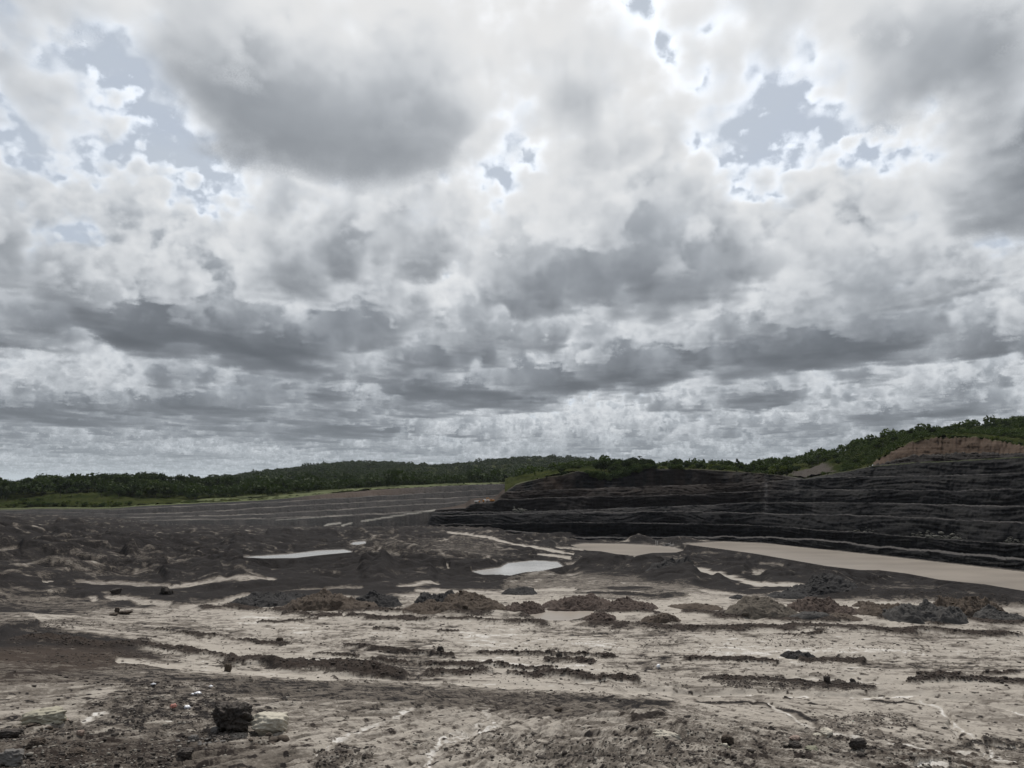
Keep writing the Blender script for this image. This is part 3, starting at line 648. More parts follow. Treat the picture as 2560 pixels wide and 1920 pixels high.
def mat_ground():
    b=NB('mud'); pale=b.attr('pale'); wet=b.attr('wet'); clod=b.attr('clod'); br=b.attr('brown'); nq=b.m('MULTIPLY_ADD',b.attr('calm'),-.72,1.0)
    n1=b.noise(2.2,8,.62); n2=b.noise(14.0,5,.65); n3=b.noise(.35,5,.55); n4=b.noise(.8,9,.7,dist=.4)
    nn=b.m('ADD',b.m('ADD',b.m('MULTIPLY',b.m('SUBTRACT',n1,.5),.70),b.m('MULTIPLY',b.m('SUBTRACT',n2,.5),.60)),b.m('MULTIPLY',b.m('SUBTRACT',n4,.5),.45)); p=b.m('ADD',pale,b.m('MULTIPLY',nn,nq))
    vl=b.N.new('ShaderNodeVectorMath'); vl.operation='LENGTH'; b.L.new(b.tc,vl.inputs[0]); midf=b.mr(vl.outputs['Value'],75,120)
    k1=b.m('ABSOLUTE',b.m('SUBTRACT',b.noise(.55,5,.6,dist=.8),.5)); k2=b.m('ABSOLUTE',b.m('SUBTRACT',b.noise(1.5,4,.55,vec=b.mp((.5,1,1)),dist=.5),.5))
    ck=b.m('ADD',b.mr(k1,.0,.028,.34,0,True),b.mr(k2,.0,.022,.22,0,True)); p=b.m('SUBTRACT',p,b.m('MULTIPLY',b.m('MULTIPLY',ck,nq),b.mr(n3,.35,.65,.2,1.15)))
    silt=b.mix(n3,(.266,.235,.198),(.334,.300,.256)); dark=b.mix(n1,(.012,.0108,.0108),(.033,.0292,.0278)); brn=b.mix(n1,(.036,.027,.022),(.078,.059,.047))
    dk=b.mix(br,dark,brn)
    midc=b.mix(n3,(.092,.077,.063),(.135,.115,.095))
    c=b.mix(b.mr(p,.10,.42,smooth=True),dk,midc); c=b.mix(b.mr(p,.40,.80,smooth=True),c,silt); c=b.mix(b.mr(p,.95,1.28),c,(.52,.49,.45))
    b.set('Base Color',c)
    ro=b.mix(wet,b.mr(n1,.3,.7,.68,.9),(.30,.30,.30)); b.set('Roughness',ro)
    b.set('Specular IOR Level',b.m('MULTIPLY_ADD',b.mr(p,.2,.7),.24,.03))
    h=b.m('ADD',b.m('MULTIPLY',n2,.40),b.m('MULTIPLY',b.noise(5.0,8,.72),1.0))
    nb0=b.bump(b.m('MULTIPLY',h,b.m('MULTIPLY_ADD',nq,.7,.3)),.85,.11); hm=b.m('MULTIPLY',b.m('ADD',b.noise(.20,9,.72),b.m('MULTIPLY',k1,.6)),midf)
    b.set('Normal',b.bump(hm,.8,1.5,prev=nb0))
    return b.mat
def mat_clod(name,c0,c1,scale=3.0):
    b=NB(name); n=b.noise(scale,8,.65); n2=b.noise(scale*6,4,.6)
    c=b.mix(b.mr(n,.3,.7),c0,c1); c=b.mix(b.mr(n2,.55,.8,0,.5),c,tuple(q*1.7 for q in c1))
    b.set('Base Color',c); b.set('Roughness',.88); b.set('Specular IOR Level',.25)
    h=b.m('ADD',b.m('MULTIPLY',n2,.5),n); b.set('Normal',b.bump(h,.7,.12)); return b.mat
def mat_wall():
    b=NB('pit_wall_strata'); g=b.attr('soil'); gr=b.attr('grass'); du=b.attr('dust'); stk=b.attr('streak')
    sx=b.N.new('ShaderNodeSeparateXYZ'); b.L.new(b.tc,sx.inputs[0])
    wv=b.mp((.02,.02,.5)); strat=b.noise(1.6,7,.62,vec=wv,dist=.35); fine=b.noise(1.0,6,.6,vec=b.mp((.09,.09,2.4)),dist=.3); n=b.noise(.22,7,.62); ncl=b.noise(1.1,5,.65)
    ver=b.noise(1.0,4,.6,vec=b.mp((.7,.7,.05)))
    c=b.ramp(strat,[(.30,(.0035,.004,.006)),(.40,(.007,.0075,.009)),(.48,(.016,.0155,.015)),(.53,(.008,.008,.0095)),(.62,(.020,.019,.0165)),(.8,(.011,.011,.012))])
    c=b.mix(b.mr(fine,.42,.68,0,.55),c,(.021,.0195,.017)); c=b.mix(b.mr(n,.48,.75,0,.5),c,(.026,.024,.019)); c=b.mix(b.mr(ver,.5,.75,0,.35),c,(.007,.007,.009))
    l2=b.m('ABSOLUTE',b.m('SUBTRACT',b.noise(1.0,4,.6,vec=b.mp((.012,.012,.9)),dist=.25),.5)); c=b.mix(b.m('MULTIPLY',b.mr(l2,.0,.014,.75,0,True),b.mr(n,.4,.6)),c,(.038,.036,.031)); c=b.mix(b.mr(b.noise(1.0,3,.5,vec=b.mp((.008,.008,.30)),dist=.2),.60,.66,0,.8),c,(.004,.0042,.006))
    sxx=b.N.new('ShaderNodeSeparateXYZ'); b.L.new(b.tc,sxx.inputs[0]); right=b.mr(sxx.outputs[0],70,150,0,.26,True); c=b.mix(right,c,b.mix(b.mr(b.m('ADD',b.m('MULTIPLY',n,.5),b.m('MULTIPLY',ncl,.5)),.40,.62),(.010,.010,.0105),(.038,.0365,.030)))
    soil=b.ramp(b.noise(.5,6,.6,vec=b.mp((.12,.12,1.0))),[(.3,(.058,.038,.024)),(.5,(.080,.051,.031)),(.62,(.098,.066,.042)),(.8,(.066,.043,.027))])
    c=b.mix(g,c,soil)
    nzv=b.normal_z(); flat=b.m('MULTIPLY',b.mr(nzv,.88,.97,0,1,True),b.mr(ncl,.3,.6,.3,1)); flat=b.m('MULTIPLY',flat,du)
    c=b.mix(flat,c,b.mix(g,(.110,.100,.086),(.15,.10,.062)))
    grass=b.mix(b.noise(.8,5,.6),(.035,.055,.015),(.10,.105,.035)); c=b.mix(b.m('MULTIPLY',gr,b.mr(b.noise(.35,5,.6),.35,.55)),c,grass)
    c=b.mix(b.m('MULTIPLY',stk,b.mr(ncl,.35,.6)),c,(.095,.088,.078))
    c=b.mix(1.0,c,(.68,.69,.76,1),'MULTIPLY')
    b.set('Base Color',c); b.set('Roughness',.85); b.set('Specular IOR Level',.06)
    h=b.m('ADD',b.m('ADD',b.m('MULTIPLY',fine,1.2),n),b.m('MULTIPLY',ncl,.3)); b.set('Normal',b.bump(h,.7,.4)); return b.mat
def mat_bank():
    b=NB('terrace_soil'); stk=b.attr('streak'); dkr=b.attr('dark'); gr=b.attr('grass'); du=b.attr('dust'); g=b.attr('soil')
    n=b.noise(.12,7,.62); n2=b.noise(.9,6,.65); ver=b.noise(1.0,5,.65,vec=b.mp((.22,.22,.03)))
    c=b.mix(b.mr(n,.3,.7),(.0060,.0052,.0050),(.034,.0285,.0262)); c=b.mix(b.mr(ver,.45,.7,0,.6),c,(.030,.026,.0245)); c=b.mix(b.mr(n2,.62,.8,0,.5),c,(.056,.049,.044))
    c=b.mix(dkr,c,(.0065,.0058,.0058)); c=b.mix(g,c,(.10,.066,.045))
    nzv=b.normal_z(); flat=b.m('MULTIPLY',b.m('MULTIPLY',b.mr(nzv,.93,.985,0,1,True),b.mr(n,.36,.56,.05,1)),du)
    c=b.mix(flat,c,b.mix(n2,(.06,.054,.048),(.20,.178,.155)))
    c=b.mix(stk,c,(.26,.245,.215))
    grass=b.mix(b.noise(.25,6,.65),(.040,.062,.018),(.125,.130,.045)); c=b.mix(b.m('MULTIPLY',gr,b.mr(n2,.2,.4)),c,grass)
    b.set('Base Color',c); b.set('Roughness',.9); b.set('Specular IOR Level',.2)
    b.set('Normal',b.bump(b.m('ADD',b.m('ADD',n,n2),b.m('MULTIPLY',ver,2.2)),1.0,1.3)); return b.mat
def mat_hill():
    b=NB('hill_growth'); ba=b.attr('bare')
    n=b.noise(.035,7,.6); n2=b.noise(.5,6,.65)
    c=b.mix(b.mr(n,.35,.65),(.016,.022,.007),(.040,.044,.016)); c=b.mix(b.mr(n2,.5,.75,0,.7),c,(.008,.014,.006))
    c=b.mix(ba,c,b.mix(n2,(.045,.040,.038),(.085,.075,.065)))
    b.set('Base Color',c); b.set('Roughness',.95); b.set('Specular IOR Level',.0); b.set('Normal',b.bump(n2,1.0,.8)); return b.mat
def mat_leaf(name,a,c2,hue=.5):
    b=NB(name); r=b.rnd(); t=b.attr('tint')
    c=b.mix(t,a,c2); c=b.mix(b.mr(r,0,1,0,.55),c,tuple(q*f for q,f in zip(c2,(1.25,1.1,.7))))
    b.set('Base Color',c); b.set('Roughness',.75); b.set('Specular IOR Level',.08)
    b.set('Subsurface Weight',0.0)
    tr=b.N.new('ShaderNodeBsdfTranslucent'); mx=b.N.new('ShaderNodeMixShader'); mx.inputs[0].default_value=.15
    b.L.new(b.mix(1.0,c,(1.3,1.5,.5,1),'MULTIPLY'),tr.inputs[0]); b.L.new(b.b.outputs[0],mx.inputs[1]); b.L.new(tr.outputs[0],mx.inputs[2])
    b.L.new(mx.outputs[0],b.N['Material Output'].inputs[0]); return b.mat
def mat_plain(name,col,rough=.6,metal=0.,var=.25,scale=6.0):
    b=NB(name); n=b.noise(scale,5,.6); b.set('Base Color',b.mix(n,tuple(q*(1-var) for q in col),tuple(min(1,q*(1+var)) for q in col))); b.set('Roughness',rough); b.set('Metallic',metal); b.set('Normal',b.bump(n,.25,.02)); return b.mat
def mat_water(name,col,rough):
    b=NB(name); n=b.noise(.05,4,.5,vec=b.mp((1,2.2,1))); c=b.mix(b.mr(n,.35,.65),tuple(q*.84 for q in col),tuple(q*1.14 for q in col))
    b.set('Base Color',c); b.set('Roughness',rough); b.set('Specular IOR Level',.5); b.set('IOR',1.33)
    w=b.noise(1.3,3,.5,vec=b.mp((1,2.5,1))); b.set('Normal',b.bump(w,.35,.06)); return b.mat
M_ground=mat_ground(); M_wall=mat_wall(); M_bank=mat_bank(); M_hill=mat_hill()
M_silt=mat_water('silty_water',(.255,.222,.188),.28); M_palewater=mat_water('milky_water',(.40,.39,.37),.12)
def tag(o,label,cat,group=None,kind=None):
    o['label']=label; o['category']=cat
    if group: o['group']=group
    if kind: o['kind']=kind
    return o

# ============================================================ ground sheet: dense ahead, coarse around
def az_of(u): d=px_dir(u,1400.); return math.atan2(d[0],d[1])
def build_ground():
    a0,a1=az_of(-190.),az_of(2750.)
    fine=np.linspace(a0,a1,1330)
    left=np.linspace(-math.pi,a0,110)[:-1]; right=np.linspace(a1,math.pi,110)[1:]
    az=np.concatenate([left,fine,right])
    rr=[0.4]
    while rr[-1]<520:
        q=rr[-1]; rr.append(q+min(max(.05,q*q*1.5/(12.*1775.)),0.95+max(0,q-200)*.006) if q>12 else q*1.09+.02)
    rr=np.array(rr+[600,720,900,1200,1700,2600,4500,9000,20000.])
    R,A=np.meshgrid(rr,az,indexing='ij'); X=R*np.sin(A); Y=R*np.cos(A)
    g=ground(X,Y); Z=g['z']
    Z=np.where(R<5,np.minimum(Z,10.45-.02*R),Z)
    # far outside: sink gently beneath the plateau and hills
    Z=np.where(R>430,np.minimum(Z,-14.5),Z); Z=np.where(R>560,-15.0-R*.0005,Z)
    aa=np.abs(A); side=sst(.85,1.2,aa); Z=Z*(1-side*sst(60,120,R))+side*sst(60,120,R)*np.maximum(Z*.3,-3)
    V=np.stack([X,Y,Z],-1)
    print('ground verts',V.shape, time.time()-T00)
    o=mesh_np('ground',V,grid_faces(*X.shape),M_ground,dict(pale=g['pale'],clod=g['clod'],wet=g['wet'],brown=g['brown'],calm=g['calm']),kind='structure')
    return o
build_ground()
def gz(x,y): return float(ground(np.array([float(x)]),np.array([float(y)]))['z'][0])
def on_ground(u,v):
    "world point of the ground seen at (u,v): march the ray"
    u=np.atleast_1d(np.asarray(u,float)); v=np.atleast_1d(np.asarray(v,float))
    d=px_dir(u,v); h=np.hypot(d[:,0],d[:,1]); d=d/h[:,None]
    lo=np.full(len(u),5.0); hi=np.full(len(u),420.0); found=np.zeros(len(u),bool)
    rs=np.geomspace(7,420,260)
    P=CAM[None,None]+d[:,None]*rs[None,:,None]
    Z=rbf(BASE,P[...,0],P[...,1]); below=P[...,2]<Z
    k=np.argmax(below,1); k=np.where(below.any(1),k,259)
    r0=rs[np.maximum(k-1,0)]; r1=rs[k]
    for _ in range(10):
        rm=(r0+r1)/2; p=CAM+d*rm[:,None]; b=p[:,2]<rbf(BASE,p[:,0],p[:,1]); r1=np.where(b,rm,r1); r0=np.where(b,r0,rm)
    p=CAM+d*((r0+r1)/2)[:,None]
    p[:,2]=ground(p[:,0],p[:,1])['z']
    return p

# ============================================================ ponds
for nm,lb,poly,zw,k in PONDS:
    p=np.array(poly,float); c=p.mean(0); n=len(p)
    q=[]
    for i in range(n):
        a=p[i]; b=p[(i+1)%n]
        t=(b-a)/np.linalg.norm(b-a); nrm=np.array([t[1],-t[0]])
        if np.dot(nrm,a-c)<0: nrm=-nrm
        for s in (0,.5): q.append(a+(b-a)*s+nrm*np.array([6.,2.2]))
    w=at_z(np.array(q)[:,0],np.array(q)[:,1],zw)
    me=bpy.data.meshes.new(nm); me.from_pydata([tuple(x) for x in w],[],[tuple(range(len(w)))]); me.materials.append(M_silt if k=='silt' else M_palewater)
    o=bpy.data.objects.new(nm,me); C.objects.link(o); tag(o,lb,'pond' if nm=='pond' else 'puddle',kind='structure')
    if me.polygons[0].normal.z<0: me.flip_normals()

# ============================================================ benched faces
def interp(tab,u):
    t=np.array(tab,float); return np.interp(u,t[:,0],t[:,1])
def fill(rows,nper):
    out=[]
    for a,b in zip(rows[:-1],rows[1:]): out+=[(a,b,k/nper) for k in range(nper)]
    return out
def loft(name,u,levels,mat,amp,strata,kind,label,cat,nface=12,back=60,backslope=.03,seed=0,paint=None,rills=0.0):
    """levels: list of (v(u), r(u), ledge depth, attr dict); each level is the outer edge of a bench"""
    P=[];AT=[]
    nu=len(u)
    def dirs(E): h=np.hypot(E[:,0],E[:,1]); return np.stack([E[:,0]/h,E[:,1]/h],-1)
    prev=None
    for k,(v,r,w,at) in enumerate(levels):
        E=at_r(u,v,r); E=E.copy()
        if prev is not None:
            T,pat=prev
            for q in range(1,nface):
                t=q/nface
                s=t**1.15; cur=T+(E-T)*np.array([1,1,0])*(s*.9+.1*t)[...,None] if False else T+(E-T)*np.array([s,s,t])
                P.append(cur); AT.append(dict(dark=at.get('dark',0*u)*(t>.12),soil=at['soil'],grass=at.get('gface',0)*np.ones(nu),dust=np.ones(nu)*at.get('dface',.15),streak=np.maximum(at.get('streak',np.zeros(nu)),(q==nface-1)*at.get('edge',0*u)),face=math.sin(math.pi*t)**.5*np.ones(nu)))
        P.append(E); AT.append(dict(dark=0*u,soil=at['soil'],grass=at.get('grass',0)*np.ones(nu),dust=np.ones(nu)*at.get('dust',1),streak=at.get('edge',0*u)*1.0,face=.10*np.ones(nu)))
        d=dirs(E)
        ww=w if np.ndim(w) else np.full(nu,w)
        T=E.copy(); T[:,:2]+=d*ww[:,None]; T[:,2]+=.02*ww
        for s in (.35,.7,1.0):
            Q=E+(T-E)*s; P.append(Q); AT.append(dict(dark=0*u,soil=at['soil'],grass=at.get('grass',0)*np.ones(nu),dust=np.ones(nu)*at.get('dust',1),streak=0*u,face=0*u))
        prev=(T,at)
    T,at=prev; d=dirs(T)
    for s in (.15,.4,1.0):
        Q=T.copy(); Q[:,:2]+=d*back*s; Q[:,2]+=back*s*backslope; P.append(Q); AT.append(dict(dark=0*u,soil=at['soil'],grass=at.get('gtop',at.get('grass',0))*np.ones(nu),dust=0*u,streak=0*u,face=0*u))
    P=np.array(P); F=np.array([a['face'] for a in AT])
    # displacement toward the pit: beds, joints, slumps
    seg=np.concatenate([[0],np.cumsum(np.linalg.norm(np.diff(P[0,:,:2],axis=0),axis=1))])
    S=np.broadcast_to(seg,P.shape[:2]); Zc=P[...,2]
    d0=dirs(P.reshape(-1,3)).reshape(P.shape[0],nu,2)
    warp=nz('soft',S,0*S,160,off=.1*seed)*1.2
    beds=nz('rough',S*.05,Zc+warp,14,off=.2)*strata
    ver=nz('b',S,Zc*.12,26,off=.3+seed)*.9+nz('c',S,Zc*.25,9,off=.5)*.45
    slump=nz('fbm',S,Zc*1.2,70,off=.7)*1.0
    SO=np.array([a['soil']*np.ones(nu) for a in AT]); disp=F*(amp*(.55*slump+.28*ver)*(1+.5*SO)+beds*(1-.4*SO)+SO*.35*nz('b',S,Zc*.15,30,off=.8))
    if rills: disp=disp+F*rills*(nz('c',S,Zc*.03,16,off=.6)+.6*nz('rough',S,Zc*.03,9,off=.1))
    P[...,:2]-=d0*disp[...,None]
    P[...,2]+=(1-F)*.06*nz('c',S,R2(P),18)+F*.12*amp*nz('c',S,Zc,12,off=.4)
    attrs={k:np.array([a[k]*np.ones(nu) for a in AT]) for k in ('soil','grass','dust','streak','dark')}
    if paint is not None: attrs['streak']=np.maximum(attrs['streak'],paint(P))
    o=mesh_np(name,P,grid_faces(*P.shape[:2])[:,::1],mat,attrs,kind=kind)
    tag(o,label,cat); return o,P
def R2(P): return np.hypot(P[...,0],P[...,1])

def build_wall():
    u=np.arange(1030,2900,2.4)
    t=lambda *a: interp(list(zip([1030,1150,1300,1450,1600,1750,1900,2050,2200,2350,2560,2900],a)),u)
    L0=t(1327,1331,1339,1354,1354,1353,1358,1374,1389,1406.5,1430,1468)
    L6=t(1322,1325,1331,1345,1346,1344,1345,1352,1370,1382,1403,1436)
    L5=t(1312,1312,1309,1306,1308,1311,1314,1325,1335,1348,1362,1388)
    L4=t(1290,1288,1284,1282,1280,1279,1284,1287,1290,1297,1308,1328)
    L3=t(1281,1280,1279,1275,1269,1264,1256,1256,1258,1262,1266,1272)
    L2=t(1262,1256,1248,1243,1240,1236,1228,1225,1225,1228,1223,1216)
    L1=t(1243,1238,1228,1223,1217,1212,1207,1195,1191,1190,1183,1170)
    top=interp([(1030,1323),(1040,1317),(1066,1313),(1072,1300),(1088,1276),(1110,1273),(1165,1271),(1176,1262),(1188,1259),(1234,1257),(1244,1250),(1254,1237),(1266,1229),(1277,1222),(1290,1212),(1352,1196),(1404,1188),(1447,1177),(1490,1188),(1521,1196),(1560,1186),(1600,1174),(1623,1172),(1750,1174),(1855,1180),(1966,1190),(2011,1198),(2060,1188),(2130,1176),(2180,1166),(2285,1156),(2402,1152),(2538,1143),(2900,1130)],u)
    org=interp([(1030,9999),(2170,9999),(2184,1154),(2228,1130),(2272,1108),(2324,1096),(2363,1092),(2441,1093),(2486,1101),(2538,1108),(2580,1122),(2620,1134),(2900,1128)],u)
    dep=lambda v: -(px_dir(u,v)[:,2]/px_dir(u,v)[:,1])
    r0=(CAM[2]-ZP+.2)/dep(L0)
    # the left end swings back toward the terraces
    sw=interp([(1030,60),(1150,35),(1300,8),(1450,0),(2900,0)],u); r0=r0+sw*.4
    offs=[0,2,10,17,24,30,37,44]
    lv=[]; z=np.zeros(len(u))
    wob=lambda k: .6*nz('fbm',u,0*u,420,off=.13*k)+.25*nz('c',u,0*u,70,off=.31*k)
    brownband=lambda lo: sst(1990,1880,u)*lo
    streak=np.exp(-((u-1915)/5.)**2)+.5*np.exp(-((u-1990)/7.)**2)+.4*np.exp(-((u-2035)/4.)**2)+.4*np.exp(-((u-1522)/3.)**2)
    lines=[L0,L6,L5,L4,L3,L2,L1]
    for k,L in enumerate(lines):
        v=np.maximum(L+wob(k)*(0 if k==0 else 1),top)
        lv.append((v,r0+offs[k],(0.3 if k==0 else 8.0 if k==1 else 3.6*(.3+.9*sst(-1.,.8,nz('soft',u,0*u,700,off=.23*k)))),dict(soil=brownband(.0 if k<5 else .10 if k==5 else .22),dust=(0 if k==0 else 1.0 if k==1 else .75),streak=streak*(k>=4),edge=(k>=2)*(.03+.30*sst(-.1,1.4,nz('fbm',u,0*u,420,off=.37*k))),grass=0)))  # edge: lit bench rim painted as a pale dust strip
    vt=np.minimum(top+.5*wob(9),lv[-1][0]); 
    lv.append((vt,r0+offs[7],np.where(u>2180,5.,2.5),dict(soil=np.where(u<2000,.06+.06*nz('b',u,0*u,200)+.5*np.exp(-((u-1385)/40.)**2)+.12*sst(1570,1640,u),.0).clip(0,1),dust=.25,grass=np.where(u>1980,.95,np.where((u>1284)&(u<1420),.4,np.where(u<1284,0,.35))),streak=streak*.6)))
    vo=np.minimum(org,vt-.3)
    mid=vt*.68+vo*.32+2.0*wob(4)+1.5*nz('c',u,0*u,150); hasO=(vt-vo)>6
    midv=np.where(hasO,np.minimum(mid,vt),vt-.1)
    lv.append((midv,r0+52,np.where(hasO,2.0,.5),dict(soil=np.where(u>2170,.12,.85),dust=.9,edge=hasO*.25,grass=np.where(hasO,0.05,np.where(u<1284,0,.8)))))
    lv.append((np.minimum(vo+2.0*nz('c',u,0*u,160)*hasO,midv-.1),r0+62,1.0,dict(soil=np.where(u>2170,1.0,.6),dust=.6,grass=np.where(u<1284,0.,.7),gtop=np.where(u<1284,0.,1.0))))
    o,P=loft('mine_wall',u,lv,M_wall,.75,.30,'structure','tall dark stepped mine wall with coal seams right of centre','cliff',nface=14,back=70,backslope=.02)
    return u,r0+63,P[-1],P[-4]
WU,WR,WB,WT=build_wall()

def build_bank():
    def paint(P):
        uu,vv=to_px(P[...,0].ravel(),P[...,1].ravel(),P[...,2].ravel()); o=np.zeros(uu.size)
        for pts,hw,a in [([(905,1303),(925,1300),(1000,1288),(1087,1275)],2.6,.9),([(850,1308),(820,1311),(813,1315),(830,1320),(870,1322)],3.2,1.),([(878,1308),(856,1313),(858,1319),(884,1323)],2.8,1.),([(690,1300),(800,1293),(880,1287)],1.5,.5)]:
            d,_,_=seg_dist(uu,vv,pts,1.6); o=np.maximum(o,a*sst(hw*1.5,hw*.6,d))
        return o.reshape(P.shape[:2])
    u=np.arange(-420,1480,2.6)
    f=lambda *a: interp(a,u)
    top=f((-420,1280),(0,1272),(140,1269),(280,1270),(430,1261),(560,1255),(692,1248),(830,1234),(992,1222),(1135,1215),(1279,1210),(1480,1204))
    b1=f((-420,1283),(0,1277),(140,1274.5),(280,1276),(430,1267),(560,1262),(692,1256),(830,1247),(992,1238),(1135,1230),(1267,1222),(1480,1214))
    b2=f((-420,1290),(0,1284),(140,1281),(280,1287),(430,1284),(560,1278),(692,1268),(830,1261),(992,1252),(1135,1245),(1243,1239),(1480,1229))
    b3=f((-420,1298),(0,1291),(140,1289),(280,1297),(430,1292),(560,1290),(692,1284),(830,1276),(992,1265),(1147,1256),(1279,1250),(1480,1242))
    b4=f((-420,1304),(0,1298),(140,1298),(280,1304),(430,1301),(560,1299),(692,1296),(830,1291),(992,1283),(1135,1272),(1279,1264),(1480,1256))
    b0=f((-420,1314),(0,1309),(140,1313),(280,1319),(430,1319),(560,1318),(692,1316),(830,1318),(925,1326),(1030,1329),(1135,1328),(1279,1322),(1480,1300))
    rb=f((-420,385),(0,360),(280,338),(560,368),(830,395),(992,405),(1135,440),(1279,540),(1480,600))
    wob=lambda k: .45*nz('fbm',u,0*u,420,off=.21*k+.05)
    lv=[]; off=[0,22,44,66,88,112]
    orange=sst(700,830,u)*sst(1150,900,u)*.55
    for k,b in enumerate((b0,b4,b3,b2,b1,top)):
        lv.append((b+wob(k)*(k>0),rb+off[k],(1.0 if k==0 else 9.0),dict(soil=(orange if k==5 else 0*u),dust=(.3 if k==0 else (.45+.55*sst(-.6,1.0,nz('fbm',u,0*u,700,off=.17*k)))*(.25+.75*sst(150,480,u)) if k<5 else .5*sst(1000,1080,u)),grass=np.where(k==5,sst(900,720,u),0.0),gface=np.where(k==5,sst(330,250,u)*.5,0),dface=.0,gtop=1.0,dark=np.clip(.15+.55*nz('fbm',u,0*u,300,off=.41*k)+.25*nz('c',u,0*u,60,off=.3*k)+(k==5)*.9*sst(380,450,u)*sst(900,780,u)+(k==1)*.3-(k==3)*.1,0,.9))))
    return loft('terraced_bank',u,lv,M_bank,.45,.05,'structure','long brown earth bank cut into terraces below the forest on the left','bank',nface=14,back=90,backslope=.02,seed=2,paint=paint,rills=.9)
BB=build_bank()[1][-4]
ba=np.arctan2(BB[:,0],BB[:,1]); brr=np.hypot(BB[:,0],BB[:,1])

# ============================================================ hills behind
HC=[]
for uu,rows in {-500:[(480,-3.5),(650,2),(900,-6),(1500,-10),(4500,-30)],0:[(470,-3.6),(600,-1),(700,2),(900,-4),(1500,-8),(4500,-30)],150:[(470,-3),(580,0),(680,5),(900,-2),(1500,-8),(4500,-30)],330:[(470,-2.5),(580,0),(690,6),(900,0),(1500,-6),(4500,-30)],480:[(480,-1),(600,0),(700,3),(1200,1),(2200,4),(4500,-20)],
 620:[(480,0),(700,1),(1200,8),(2200,26),(4500,-20)],760:[(500,2.5),(700,3),(1200,12),(2200,44),(4500,-20)],870:[(520,4),(700,4),(1200,14),(2200,60),(4500,-20)],960:[(530,6),(800,6),(1300,20),(2200,62),(4500,-20)],1090:[(570,8),(800,8),(1300,18),(2200,46),(4500,-20)],
 1170:[(620,9),(900,9),(1300,18),(2200,56),(4500,-20)],1280:[(680,10),(900,9),(1300,25),(2200,74),(4500,-20)],1430:[(700,11),(1000,12),(1500,35),(2200,74),(4500,-20)],1600:[(700,12),(1000,14),(2200,50),(4500,-20)]}.items():
    d=px_dir(uu,1204.); a=math.atan2(d[0],d[1])
    for r,z in rows: HC.append((r*math.sin(a),r*math.cos(a),z))
HC=[p for p in HC if math.hypot(p[0],p[1])>np.interp(math.atan2(p[0],p[1]),ba,brr)+25]+[tuple(BB[k]+np.array([0,0,.2])) for k in range(0,len(BB),40)]
HILL=rbf_fit(np.array(HC),K=2.5,c=.08)
def hill_sheet(name,a0,a1,na,r0f,r1,nr,fit,label,bare=None,gr=.02):
    az=np.linspace(a0,a1,na); r0=r0f(az)
    t=np.linspace(0,1,nr)[:,None]; R=r0[None]*(r1/r0[None])**t; A=np.broadcast_to(az,R.shape)
    X=R*np.sin(A);Y=R*np.cos(A); Z=rbf(fit,X,Y)+.004*R*.3*nz('fbm',X,Y,260)*sst(0,.08,t)+.35*nz('c',X,Y,60)
    b=bare(X,Y,Z,R,A) if bare is not None else 0*X
    o=mesh_np(name,np.stack([X,Y,Z],-1),grid_faces(nr,na),M_hill,dict(bare=b),kind='structure'); tag(o,label,'hill'); return o
hill_sheet('forest_hills',az_of(-560.),az_of(1620.),420,lambda a:np.interp(a,ba,brr)+1.0,4600.,150,HILL,'low green hills behind the terraced bank on the left')
# right-hand hill: starts at the back edge of the wall crest
HR=[]
wa=np.arctan2(WT[:,0],WT[:,1]); wr=np.hypot(WT[:,0],WT[:,1]); wz=WT[:,2]
for uu in range(1260,2900,90):
    k=int(np.argmin(np.abs(WU-uu))); HR.append((WT[k,0],WT[k,1],WT[k,2]))
for uu,v,r in [(1300,1196,470),(1450,1175,430),(1450,1172,520),(1600,1170,440),(1750,1174,430),(1750,1172,520),(1855,1178,430),(1960,1180,430),(1960,1163,520),(2010,1188,385),(2030,1170,430),(2080,1150,440),(2130,1132,420),(2190,1108,390),(2190,1103,460),(2250,1096,380),(2324,1085,340),(2324,1084,400),(2400,1083,340),(2450,1079,370),(2500,1075,390),(2500,1066,460),(2560,1075,350),(2560,1056,480),(2700,1050,400),(2700,1035,500),(2900,1010,480),
 (1300,1200,900),(1600,1190,900),(1900,1186,900),(1960,1166,1500),(2050,1160,1600),(2100,1170,900),(2300,1120,900),(2560,1090,900),(2900,1060,900)]:
    HR.append(tuple(at_r(u=uu,v=v,r=r)))
HILLR=rbf_fit(np.array(HR),K=3.0,c=.05)
def bare_r(X,Y,Z,R,A):
    u,v=to_px(X,Y,Z)
    e=((u-2025+6*nz('b',X,Y,60))/62)**2+((v-1176)/22)**2
    return sst(1.3,.5,e)*(R<470)
hill_sheet('right_hill',az_of(1262.),az_of(2890.),520,lambda a:np.interp(a,wa,wr)-1.0,2600.,150,HILLR,'green hill rising above the mine wall at the right edge',bare_r)
def hz_r(x,y): return rbf(HILLR,np.atleast_1d(x),np.atleast_1d(y))
print('terrain',time.time()-T00)
